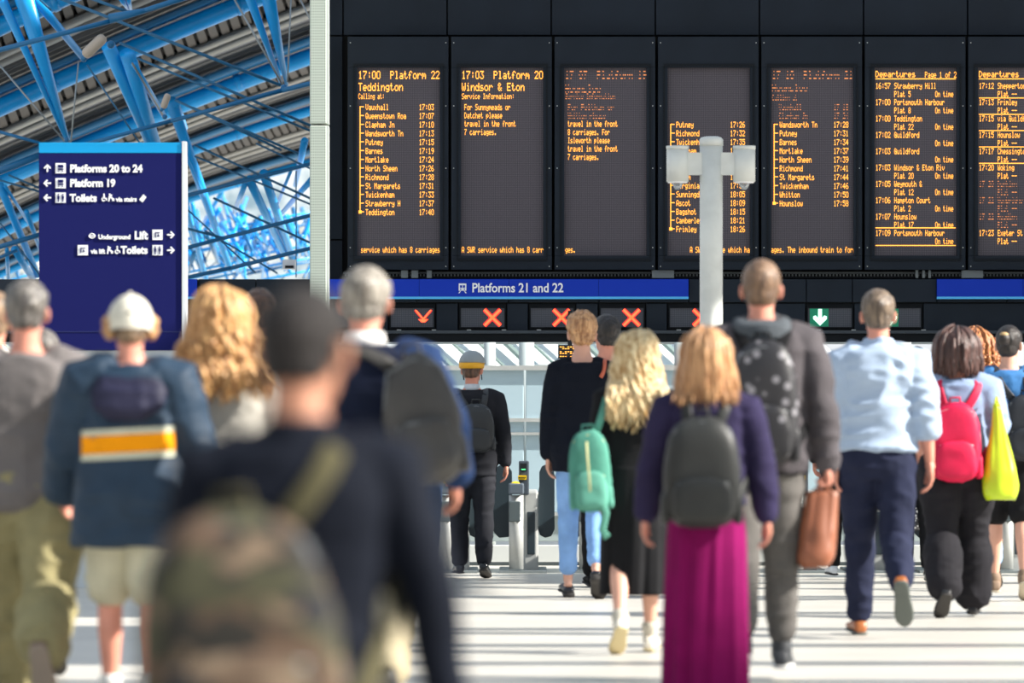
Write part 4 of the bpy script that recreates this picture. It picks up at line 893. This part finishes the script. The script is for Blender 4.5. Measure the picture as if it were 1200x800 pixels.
# grey t-shirt man, left
p = Person('grey-haired man in grey t-shirt and khaki cargo trousers', 31, 23.2, 1.79, legs=((16, 5), (-22, 38)), arms=((30, 2, 85), (30, 0, 85)), wd=1.07, sh=1.0, hp=1.05, skin=SKIN2, head=(4, 0, 0))
p.short_hair(H_grey, .015, 1.61, .007); p.top(mat_fab('grey_jersey', '#6d6867'), 't_shirt', hem=.86, off=.022, loose=.9, sleeve=.36, sr=1.25, amp=.013)
def cargo(o): return o
p.legs_g(khaki, 'cargo_trousers', fit=1.28, amp=.022, hem=1.25, calf=1.25); p.shoes(mat('suede_brown', '#6d5648', .8), mat('sole_tan', '#8d7f72', .7))
for sd in (0, 1):
    hip, knee, ank, f, u = p.J[sd]; c = p.up(hip.lerp(knee, .75)); MB().ball(c+Vector(((-1, 1)[sd]*.085, -.02, 0)), (.025, .06, .075), 12, 8).build('cargo_pocket', khaki, p.root, True)
# pale jumper person beyond him
p = Person('person in pale oatmeal jumper with raised arm, mostly hidden', 50, 27.5, 1.66, arms=((10, 8, 20), ((.27, .10, 1.43), (.07, .10, 1.62))), skin=SKIN2, wd=1, sh=1)
p.short_hair(H_grey, .014); p.top(mat_fab('oatmeal_knit', '#cdc6b6', bs=60, bump=.5), 'jumper', off=.024, loose=.7, amp=.012); p.legs_g(black); p.shoes(black)
# edge person
p = Person('tan-haired person with white collar cut off at left edge', -9, 26.5, 1.82, skin=SKIN2)
p.short_hair(H_sandy, .016); p.top(mat_fab('dark_charcoal', '#2c2a2c'), 'jacket', amp=.01); p.legs_g(black); p.shoes(black); MB().tube([p.up((0, -.02, 1.50)), p.up((0, -.018, 1.56))], [.085, .07], 20, cap=False).build('collar', mat_fab('white_cotton', '#d8d6d0'), p.root, True)

# cap boy
p = Person('young person in white cap and navy hooded jacket with yellow stripe', 153, 22.6, 1.71, legs=((10, 6), (-6, 10)), arms=((14, 17, 26), (6, 17, 22)), wd=.97, sh=1.06, skin=SKIN2, head=(-8, 4, 0), stance=.11)
jk = mat_fab('navy_windbreaker', '#1d3144', rough=.6, bump=.1)
def jfix(mb, s): mb.zloft([(1.30+s.dz, .17, .12, 0, -.03), (1.36+s.dz, .165, .12, 0, -.035), (1.42+s.dz, .15, .11, 0, -.03), (1.47+s.dz, .12, .09, 0, -.02)], 24)
p.top(jk, 'hooded_jacket', hem=.74, off=.04, loose=1.0, sleeve=1.0, sr=1.5, amp=.018, flare=.06, extra=jfix, cuff=1.25)
hm_ = mat_fab('navy_windbreaker_dark', '#1b1b33', rough=.6)
hb = MB(); hb.tube([p.up((.11*math.sin(a), -.03-.08*math.cos(a), 1.475-.03*math.cos(a))) for a in np.linspace(-2.4, 2.4, 16)], [.030+.010*math.cos(a) for a in np.linspace(-2.4, 2.4, 16)], 12)
hb.zloft([(1.28+p.dz, .08, .02, 0, -.175), (1.33+p.dz, .15, .04, 0, -.17), (1.40+p.dz, .165, .05, 0, -.145), (1.46+p.dz, .14, .05, 0, -.11), (1.51+p.dz, .09, .05, 0, -.07)], 20)
me = remesh(hb, .008, 4); wrinkle(me, .012, (9, 9, 14), 4); link('hood', me, hm_, p.root, True)
for z0, z1, c, nm in ((1.222, 1.245, '#c4c5b0', 'pale_stripe'), (1.142, 1.220, '#f0980f', 'yellow_stripe'), (1.116, 1.140, '#c4c5b0', 'pale_stripe')):
    # stripe panels follow the back of the jacket
    a_, _ = mdata(p.topm); rows = []
    for z in np.linspace(z0, z1, 5):
        row = []
        for x in np.linspace(-.205, .195, 30):
            h, nn, ix, ds = BVHTree.FromPolygons([Vector((0, 0, 0)), Vector((1, 0, 0)), Vector((0, 1, 0))], [(0, 1, 2)]).find_nearest(Vector((0, 0, 0))) if False else (None,)*4
            row.append((x, z+p.dz+(x*.05)))
        rows.append(row)
    p.surf([(0, -.3, 1.1), (0, -.3, 1.09)], 0, 2); bv = p.bvh[1]; V = []
    for row in rows:
        for x, z in row:
            h, nn, ix, ds = bv.ray_cast(Vector((x, -.6, z)), Vector((0, 1, 0))); V.append(tuple((h if h else Vector((x, -.15, z)))+Vector((0, -.004, 0))))
    V += [(x_, y_+.006, z_) for x_, y_, z_ in V]; f = []
    for r_ in range(4):
        for c_ in range(29): i = r_*30+c_; f += [(i, i+1, i+31, i+30), (i+150, i+180, i+181, i+151)]
    MB().add(V, f).build(nm, mat_fab(nm+'_cloth', c), p.root, True)
p.legs_g(stone, 'shorts', end=.86, fit=1.35, amp=.014, waist=1.0); p.shoes(mat('trainer_white', '#c9c7c2', .6)); p.sock(mat_fab('white_sock', '#d8d8d4'), .06)
for sd in (-1, 1):
    for j in range(7): c = rot_about(Vector((sd*(.09+.006*(j % 3)), -.02+.012*(j % 4), 1.645+.012*j)), p.hc, p.head_rot); MB().ball(p.up(c), (.022, .024, .022), 10, 7).build('hair_tuft', H_gold, p.root, True)
p.short_hair(H_sandy, .012, 1.60, .01)
capm = mat_fab('cap_canvas', '#cfcabb'); cp = sub_shell(p.head, lambda a: (p.inv(a)[:, 2] > 1.662+.02*(p.inv(a)[:, 1] > 0)) & ((np.abs(p.inv(a)[:, 0]) < .08) | (p.inv(a)[:, 2] > 1.70)), .024); link('cap', cp, capm, p.root, True)
br = MB(); M_ = p.head_rot
br.rings([[p.up(rot_about(Vector((.085*math.cos(a)*w_, y0+.02*math.sin(a)*0, z_)), p.hc, M_)) for a in np.linspace(0, 6.28, 16, endpoint=False) for _ in (0,)] if False else [p.up(rot_about(Vector((w_*math.cos(a), y0, z_+.004*math.sin(a))), p.hc, M_)) for a in np.linspace(0, 6.28, 16, endpoint=False)] for y0, w_, z_ in ((.07, .085, 1.70), (.11, .082, 1.695), (.15, .068, 1.685), (.175, .04, 1.68))])
br.build('cap_brim', capm, p.root, True)
MB().ball(p.up(rot_about(Vector((0, -.01, 1.826)), p.hc, M_)), .008).build('cap_button', capm, p.root, True)
MB().ball(p.up(rot_about(Vector((-.012, -.118, 1.735)), p.hc, M_)), (.012, .006, .006)).build('cap_logo', mat('logo_dark', '#3d3d3d', .8), p.root, True)

# curly blonde in grey cardigan
p = Person('woman with long wavy golden hair in pale grey cardigan', 259, 23.0, 1.73, wd=.98, sh=.98, skin=SKIN, arms=((8, 4, 20), (8, 5, 20)), headk=1.02)
p.top(mat_fab('grey_marl', '#a29e96', bs=80, bump=.5), 'cardigan', hem=.7, off=.03, loose=.9, sr=1.15, amp=.012); p.locks(H_gold, 330, 1.40, .04, .10, .014, 4, .012, 118, puff=.012, back=.16); p.legs_g(navy); p.shoes(black)
# brown head behind
p = Person('brown-haired man behind the golden-haired woman, head only showing', 304, 33.0, 1.99, skin=SKIN3); p.short_hair(H_brown, .013); p.top(mat_fab('dark_slate', '#2b2d33'), 'jacket'); p.legs_g(black); p.shoes(black)

# white haired man
p = Person('silver-haired man in navy jacket with denim sleeves', 428, 22.2, 1.81, legs=((12, 6), (-16, 34)), arms=((-6, 6, 12), ((.33, -.07, 1.19), (.35, .03, 1.00))), wd=1.08, sh=1.16, skin=SKIN2, head=(6, 3, 0), headk=1.08)
p.short_hair(H_white, .018, 1.605, .008)
p.top(mat_fab('navy_gilet', '#141a2c'), 'gilet', hem=.92, off=.03, loose=.8, sleeve=.2, amp=.01)
q = p.topm; p.top(mat_fab('denim_shirt', '#1f3153', bs=90), 'shirt', hem=1.0, off=.016, loose=.7, sleeve=.93, sr=1.2, amp=.014, seed=3); p.topm = q
MB().tube([p.up((0, -.022, 1.505)), p.up((0, -.02, 1.565))], [.088, .073], 22, cap=False).build('collar', mat_fab('white_shirt', '#dcd9d6'), p.root, True)
p.legs_g(mat_fab('beige_chino', '#a59a80'), fit=1.1, amp=.014); p.shoes(mat('shoe_black', '#1d1b1c', .35), mat('sole_grey', '#3c3a3a', .6))
p.pack(mat_fab('grey_nylon', '#3e3c3a', rough=.5, bump=.1), 'slouching dark grey backpack slung on the silver-haired man', cx=.185, top=1.48, h=.50, w=.29, d=.19, roll=-9, straps=(1, 0), soft=.02, sag=.25, taper=.55, vstrap=-.03)
# small figure behind at ticket gates
p = Person('person in striped cuffs mostly hidden left of the suited man', 492, 42.5, 1.66, skin=SKIN2, arms=((5, 8, 20), (6, 10, 30))); p.short_hair(H_dark, .014); p.top(mat_fab('grey_stripe', '#a9acae'), 'jumper', amp=.01); p.legs_g(mat_fab('blue_jean_dark', '#2e3d55')); p.shoes(black)

# suited cyclist
p = Person('man in black suit wearing a grey and yellow cycle helmet', 553, 44.6, 1.76, legs=((3, 2), (-5, 6)), arms=((4, 8, 10), (-6, 11, 12)), sh=1.14, skin=SKIN2, head=(18, 0, 0), stance=.13)
suit = mat_fab('suit_black', '#26272c', bump=.1); p.short_hair(H_brown, .01); p.top(suit, 'suit_jacket', hem=.80, off=.022, loose=.55, amp=.007, flare=.02, sr=1.05); p.legs_g(suit, fit=1.08, amp=.012); p.shoes(mat('shoe_gloss', '#101012', .2))
MB().tube([p.up((0, -.02, 1.50)), p.up((0, -.016, 1.56))], [.072, .062], 20, cap=False).build('collar', mat_fab('pale_shirt', '#ccd2d8'), p.root, True)
he = MB(); rs = []
for th in (2, 20, 38, 54, 68, 80, 90): rs.append([p.up(rot_about(Vector((.108*math.sin(R(th))*math.cos(a), .0+.132*math.sin(R(th))*math.sin(a), 1.735+.105*math.cos(R(th)))), p.hc, p.head_rot)) for a in np.linspace(0, 6.28, 24, endpoint=False)])
he.rings(rs).build('helmet', mat('helmet_grey', '#8b9294', .5), p.root, True)
rs = [[p.up(rot_about(Vector((r_*.104*math.cos(a), -.012+r_*.125*math.sin(a), z)), p.hc, p.head_rot)) for a in np.linspace(0, 6.28, 24, endpoint=False)] for z, r_ in ((1.738, 1.0), (1.72, 1.0), (1.70, .98), (1.69, .93))]
MB().rings(rs).build('helmet_band', mat('helmet_yellow', '#e7a91c', .5), p.root, True)
MB().rings([[p.up(rot_about(Vector((w_*math.cos(a), y0, z_+.006*math.sin(a))), p.hc, p.head_rot)) for a in np.linspace(0, 6.28, 14, endpoint=False)] for y0, w_, z_ in ((.08, .09, 1.735), (.14, .075, 1.73), (.165, .045, 1.725))]).build('helmet_peak', mat('helmet_grey', '#8b9294', .5), p.root, True)
for sd in (-1, 1): MB().tube([p.up(rot_about(Vector((sd*.082, -.02, 1.70)), p.hc, p.head_rot)), p.up(rot_about(Vector((sd*.078, .02, 1.60)), p.hc, p.head_rot))], .005, 6).build('chin_strap', black, p.root)
p.pack(mat('leather_black', '#25282b', .45, var=.1), 'small black leather backpack on the suited man', cx=.035, top=1.40, h=.40, w=.30, d=.12, pocket=.5, soft=.004)

# navy jumper woman
p = Person('tall short-haired strawberry blonde woman in loose navy jumper', 682, 39.5, 1.98, legs=((12, 4), (-10, 26)), arms=((2, 9, 6), (-2, 7, 10)), wd=.94, sh=.9, skin=SKIN, head=(-8, 0, 0))
p.short_hair(H_straw, .024, 1.60, .012); p.top(navy, 'jumper', hem=.80, off=.03, loose=.8, sr=1.1, amp=.01, flare=.04, neck=1.49); p.legs_g(mat_fab('light_jean', '#7ea5d8'), fit=.95, end=1.8, amp=.006); p.shoes(mat('heel_black', '#121218', .35), name='heeled_shoe', heel=.03, h=.6)
e_, O_ = p.holder('shoulder_bag', 'orange strapped shoulder bag on the navy jumper woman', 'bag', (.16, .12, .95)); ob = mat('orange_leather', '#b5573a', .5)
p.strap(e_, O_, ob, [(.12, -.14, 1.40), (.13, -.06, 1.47), (.13, .04, 1.47), (.15, .16, 1.3)], .012, .005)
MB().box((-.02, .02, .0), (.16, .12, .24)).build('bag_body', ob, e_)
# dark haired man beside her
p = Person('dark-haired man in black t-shirt between the two women', 711, 42.0, 2.01, skin=SKIN2, head=(-20, 0, 0)); p.short_hair(H_dark, .016); p.top(black, 't_shirt', sleeve=.4, amp=.008); p.legs_g(black); p.shoes(black)
p = Person('grey-haired person in the gap behind the dark-haired man', 734, 44.0, 1.88, skin=SKIN2); p.short_hair(H_white, .02, 1.6, .012); p.top(mat_fab('dusty_blue', '#566273'), 'jacket'); p.legs_g(navy); p.shoes(black)

# black dress woman with teal bag
p = Person('woman with long blond waves in black dress and white trainers', 744, 30.0, 1.68, legs=((-12, 24), (8, 4)), arms=((2, 5, 12), (0, 7, 16)), wd=1.0, sh=.92, hp=1.0, skin=SKIN, head=(-10, 8, 8), stance=.08)
p.top(black, 'dress_top', hem=.98, off=.016, loose=.35, sleeve=.36, sr=1.15, amp=.008, neck=1.50); p.skirt(black, 'dress_skirt', 1.06, .33, (.17, .14), (.20, .21), 11, .010)
MB().zloft([(1.055+p.dz, .172, .128, 0, -.005), (1.09+p.dz, .168, .122, 0, 0)], 28).build('waist_belt', black, p.root, True)
p.locks(H_blondpale, 300, 1.33, .06, .06, .018, 3.2, .012, 110, puff=.008, back=.15); p.shoes(mat('trainer_cream', '#dcd6c8', .6), mat('sole_straw', '#c9b98e', .7)); p.sock(mat_fab('ribbed_sock', '#bcb6a8'), .05)
teal = mat_fab('teal_canvas', '#4c8676'); teal2 = mat_fab('teal_canvas_light', '#5c9887')
e = p.pack(teal, 'sage green rucksack hung off the left shoulder of black-dress woman', cx=-.27, top=1.26, h=.46, w=.23, d=.15, m2=teal2, strapm=teal2, roll=-3, straps=(0, 0), pocket=.5, soft=.016, sag=.1, zipm=mat('zip_brass', '#b9b07a', .4))
O_ = p.up((-.27, -.2, .80)); p.strap(e, O_, teal2, [(-.235, -.16, 1.22), (-.20, -.17, 1.32), (-.17, -.13, 1.42), (-.155, -.05, 1.475), (-.16, .05, 1.43), (-.22, .08, 1.2), (-.27, 0, .95)], .02, .006, snap=False)
p.strap(e, O_, teal2, [(-.20, -.28, .88), (-.17, -.27, .80), (-.19, -.24, .70), (-.16, -.22, .66)], .022, .006, snap=False, name='dangling_strap')
p.strap(e, O_, mat('zip_brass2', '#c2c08c', .4), [(-.28, -.365, 1.20), (-.275, -.385, 1.10), (-.265, -.385, 1.0), (-.26, -.37, .92)], .006, .004, snap=False, name='zip')

# magenta trousers woman
p = Person('woman with straight auburn-blond hair, purple jumper and magenta trousers', 828, 24.6, 1.60, legs=((4, 2), (-3, 5)), arms=((5, 16, 6), (3, 16, 4)), wd=1.02, sh=1.02, hp=1.0, skin=SKIN2)
p.top(mat_fab('purple_jumper', '#2c2742'), 'jumper', hem=.97, off=.02, loose=.7, sr=1.2, amp=.014)
mg = mat_fab('magenta_crepe', '#740b4c', var=.08); p.skirt(mg, 'wide_leg_trousers', 1.06, .03, (.165, .135), (.20, .17), 13, .014); p.shoes(black)
p.locks(H_straw, 330, 1.47, .03, .045, .003, 2, .011, 115, puff=.008, back=.10)
p.pack(mat_fab('black_nylon_pack', '#2a2b2a', rough=.45, bump=.1), 'scuffed black backpack on the magenta trousers woman', cx=-.03, top=1.40, h=.54, w=.37, d=.17, pocket=.46, soft=.010)

# hooded man
p = Person('tall cropped-haired man in charcoal hooded sweatshirt and grey joggers', 892, 26.8, 1.98, legs=((-9, 10), (6, 5)), arms=((0, 7, 10), (-4, 13, 6)), wd=1.0, sh=1.12, skin=SKIN2, grip=(0, .9), headk=1.0, head=(2, 0, 0))
fad = mat_fab('charcoal_fleece', '#4e4a4d', bump=.4, bs=90)
p.top(fad, 'hoodie', hem=.87, off=.026, loose=.7, sr=1.15, amp=.016); p.short_hair(H_fade, .011, 1.605, .004)
hb = MB(); hb.tube([p.up((.095*math.sin(a), -.035-.07*math.cos(a), 1.515-.03*math.cos(a))) for a in np.linspace(-2.6, 2.6, 18)], [.042+.016*math.cos(a) for a in np.linspace(-2.6, 2.6, 18)], 12)
me = remesh(hb, .008, 3); wrinkle(me, .016, (10, 10, 14), 9); link('hood', me, mat_fab('hood_grey', '#4e5358', bump=.4), p.root, True)
MB().zloft([(.86+p.dz, .178, .142, 0, -.008), (.92+p.dz, .182, .144, 0, -.008)], 28).build('hem_band', mat_fab('rib_black', '#262527'), p.root, True)
p.legs_g(mat_fab('grey_jersey_jog', '#5f5c59'), 'joggers', fit=1.08, end=1.8, amp=.016, hem=.8, calf=.95); p.sock(mat_fab('rib_black', '#262527'), .10, 'ankle_cuff'); p.shoes(mat('trainer_dark', '#34363a', .6), mat('sole_white', '#dddcd8', .6), ankle=.03)
sp2 = bpy.data.materials.new('speckled_black'); sp2.use_nodes = True; n = sp2.node_tree.nodes; l = sp2.node_tree.links; t = n.new('ShaderNodeTexCoord'); vo = n.new('ShaderNodeTexVoronoi'); vo.inputs['Scale'].default_value = 16; l.new(t.outputs['Object'], vo.inputs[0])
r = n.new('ShaderNodeValToRGB'); r.color_ramp.elements[0].position = .22; r.color_ramp.elements[0].color = (*hexc('#77757a'), 1); r.color_ramp.elements[1].position = .32; r.color_ramp.elements[1].color = (*hexc('#1c1b1f'), 1); l.new(vo.outputs['Distance'], r.inputs[0]); l.new(r.outputs[0], n['Principled BSDF'].inputs['Base Color']); n['Principled BSDF'].inputs['Roughness'].default_value = .5
p.pack(sp2, 'black speckled backpack on the tall hooded man', cx=-.0, top=1.45, h=.56, w=.30, d=.13, m2=sp2, strapm=black, pocket=.5, soft=.014)
def bag(p, hand, m, name, label, w0, w1, h, d, cat='bag', skew=.0, drop=.04, top_n=.3, hn=1, foldamp=.012, mh=None, belly=1.0):
    if hand in (0, 1): hp_ = p.J[('hand', hand)]-Vector((0, 0, p.dz))
    else: hp_ = Vector(hand)
    zt_ = hp_.z-drop; e, O = p.holder(name, label, cat, (hp_.x, hp_.y, zt_-h)); n = 48; t = np.arange(n)*2*np.pi/n; cX, cY = ellip(t, 2.6); rs = []; K = 20
    for k in range(K):
        u = k/(K-1); z = h*u; kk = (1-(1-min(1, u*5))**2*.35)*(1 if u < .05 else 1); wd_ = (w0*(1-u)**belly+w1*(1-(1-u)**belly))*kk
        dd = d*(1-u*.75)*kk; ff = 1+.10*np.sin(9*t+3)*u*(1 if top_n < .5 else .3)
        rs.append([(skew*(1-u)+wd_*cX[i]*.5, dd*.5*cY[i]*ff[i], z) for i in range(n)])
    me = MB().rings(rs).mesh(name); wrinkle(me, foldamp, (8, 8, 5), 5); link('bag_body', me, m, e, True)
    for s_ in (-1, 1)[:hn+0] if hn < 2 else (-1, 1):
        pts = [(-w1*.35, s_*d*.12, h*.97), (-w1*.12, s_*.012, h+drop*.8), (0, 0, h+drop*1.05), (w1*.12, s_*.012, h+drop*.8), (w1*.35, s_*d*.12, h*.97)]; MB().tube(pts, .008, 8).build('handle', mh or m, e, True)
    return e
bag(p, 1, mat('tan_leather', '#8a5238', .5, var=.15, vs=5), 'carrier_bag', 'tan brown leather bag held by the tall hooded man', .17, .13, .33, .2, skew=-.035, drop=.03, hn=2, foldamp=.014)

# blue shirt man
p = Person('man in pale blue shirt with rolled sleeves and navy trousers', 1029, 32.4, 1.97, legs=((12, 4), (-12, 46)), arms=((-2, 5, 8), (-10, 12, 14)), wd=1.03, sh=1.0, skin=SKIN2, stance=.07)
sb = mat_fab('pale_blue_cotton', '#a3b4ca', var=.05, bump=.15); p.short_hair(H_ash, .014, 1.605, .006)
def rolled(mb, s): pass
p.top(sb, 'shirt', hem=.98, off=.026, loose=.85, sleeve=.62, sr=1.12, amp=.030, wsc=(6, 6, 14), neck=1.52, extra=lambda mb, s: mb.tube([s.up((0, -.022, 1.50)), s.up((0, -.018, 1.555))], [.078, .067], 20, cap=False))
for i in (0, 1): sp_, el, wr = [p.up(v) for v in p.J[('arm', i)]]; MB().tube([el.lerp(wr, .1), el.lerp(wr, .32)], .067, 18).build('rolled_cuff', sb, p.root, True)
p.legs_g(mat_fab('navy_chino', '#23273b', bump=.15), fit=1.06, amp=.016, hem=.9); p.shoes(mat('tan_shoe', '#9a5a2e', .4), mat('sole_slate', '#545a55', .6)); 
MB().zloft([(1.0+p.dz, .185, .146, 0, -.008), (1.035+p.dz, .18, .14, 0, -.006)], 28).build('belt', mat('belt_brown', '#2a1f1c', .5), p.root, True)

# red backpack woman
p = Person('woman with chestnut bob, pale blue t-shirt and wide black trousers', 1122, 35.6, 1.78, legs=((-10, 26), (8, 4)), arms=((20, 5, 40), (4, 12, 14)), wd=1.06, sh=.98, hp=1.08, skin=SKIN2, headk=1.1)
p.top(mat_fab('powder_blue', '#8697b5', var=.05), 't_shirt', hem=.90, off=.024, loose=.9, sleeve=.40, sr=1.45, amp=.012); p.legs_g(mat_fab('black_crepe', '#232226', bump=.1), 'wide_trousers', fit=1.25, end=1.9, amp=.014, hem=1.45, calf=1.4); p.shoes(mat('black_shoe', '#17171a', .4))
p.locks(H_bob, 300, 1.55, .02, .020, .003, 2, .012, 125, puff=.02, back=.06, part=False)
red = mat_fab('crimson_canvas', '#c31341', rough=.55); p.pack(red, 'bright red backpack with V straps on chestnut-bob woman', cx=-.03, top=1.36, h=.50, w=.32, d=.15, m2=red, pocket=.52, soft=.012, vstrap=.025, zipm=mat('zip_pink', '#e2949c', .4))
lime = mat('lime_plastic', '#b9d021', .35, var=.08, vs=6)
bag(p, (.235, -.17, 1.40), lime, 'carrier_bag', 'lime green carrier bag hanging from chestnut-bob woman', .27, .035, .60, .18, skew=.03, drop=.05, hn=1, foldamp=.022, belly=1.15)
# curly ginger
p = Person('woman with curly ginger hair behind the red backpack', 1143, 41.5, 1.86, skin=SKIN, headk=1.05); p.top(mat_fab('white_top', '#d6d4d0'), 'blouse'); p.legs_g(mat_fab('light_jean2', '#8fa9cc')); p.shoes(black)
p.locks(H_ging, 300, 1.55, .04, .02, .02, 7, .010, 140, puff=.032, back=.08)
# dark bun woman
p = Person('woman with dark bun, blue top, black shorts and bare legs', 1182, 39.0, 1.88, legs=((8, 4), (-8, 12)), arms=((8, 12, 40), (2, 14, 20)), wd=1.0, sh=1.0, skin=SKIN, head=(16, 0, 0), stance=.08)
p.short_hair(H_dark, .014, 1.60, .004); c = p.up(rot_about(Vector((-.01, -.115, 1.72)), p.hc, p.head_rot)); MB().ball(c, (.04, .035, .05), 16, 12).build('hair_bun', H_dark, p.root, True); MB().ball(c+Vector((0, 0, .03)), (.032, .03, .02), 16, 8).build('hair_tie', mat('hair_band', '#a58a60', .6), p.root, True)
p.top(mat_fab('mid_blue_top', '#3f70a4'), 't_shirt', hem=.92, off=.022, loose=.8, sleeve=.40, sr=1.3, amp=.01); p.legs_g(black, 'shorts', end=.9, fit=1.3, amp=.01); p.shoes(mat('brown_suede_trainer', '#7a6552', .7), mat('sole_beige', '#b6aa95', .6), ankle=.02)
p.pack(mat_fab('dark_pack', '#24272d', rough=.5), 'dark backpack at the right edge on the bun-haired woman', cx=.10, top=1.34, h=.44, w=.30, d=.14, soft=.012)
# far pair beyond the shirt man's hand
p = Person('distant person in black trousers beyond the blue-shirted man', 1074, 43.6, 1.80, legs=((4, 2), (-4, 5)), skin=SKIN2); p.short_hair(H_dark, .014); p.top(black, 'jacket'); p.legs_g(black, fit=1.1); p.shoes(mat('grey_trainer', '#6d7276', .6), mat('sole_white', '#dddcd8', .6))
dotm = bpy.data.materials.new('black_white_print'); dotm.use_nodes = True; n = dotm.node_tree.nodes; l = dotm.node_tree.links; t = n.new('ShaderNodeTexCoord'); vo = n.new('ShaderNodeTexVoronoi'); vo.inputs['Scale'].default_value = 40; l.new(t.outputs['Object'], vo.inputs[0])
r = n.new('ShaderNodeValToRGB'); r.color_ramp.elements[0].position = .35; r.color_ramp.elements[0].color = (.7, .7, .68, 1); r.color_ramp.elements[1].position = .45; r.color_ramp.elements[1].color = (.03, .03, .035, 1); l.new(vo.outputs['Distance'], r.inputs[0]); l.new(r.outputs[0], n['Principled BSDF'].inputs['Base Color'])
p = Person('distant woman in black and white print dress, tan sandals', 1072, 44.9, 1.66, legs=((4, 2), (-6, 6)), skin=SKIN2, stance=.17); p.short_hair(H_brown, .02); p.top(dotm, 'dress_top', sleeve=.4); p.skirt(dotm, 'dress_skirt', 1.04, .38, (.17, .14), (.25, .2), 9, .012); p.shoes(mat('tan_sandal', '#b08a62', .6), name='sandal', h=.5)
p = Person('distant person in dark clothes and white trainers behind brown bag', 990, 44.3, 1.76, legs=((4, 2), (-4, 5)), skin=SKIN2); p.short_hair(H_dark, .014); p.top(navy, 'jacket'); p.legs_g(black); p.shoes(mat('trainer_bright', '#dfe2e4', .5))
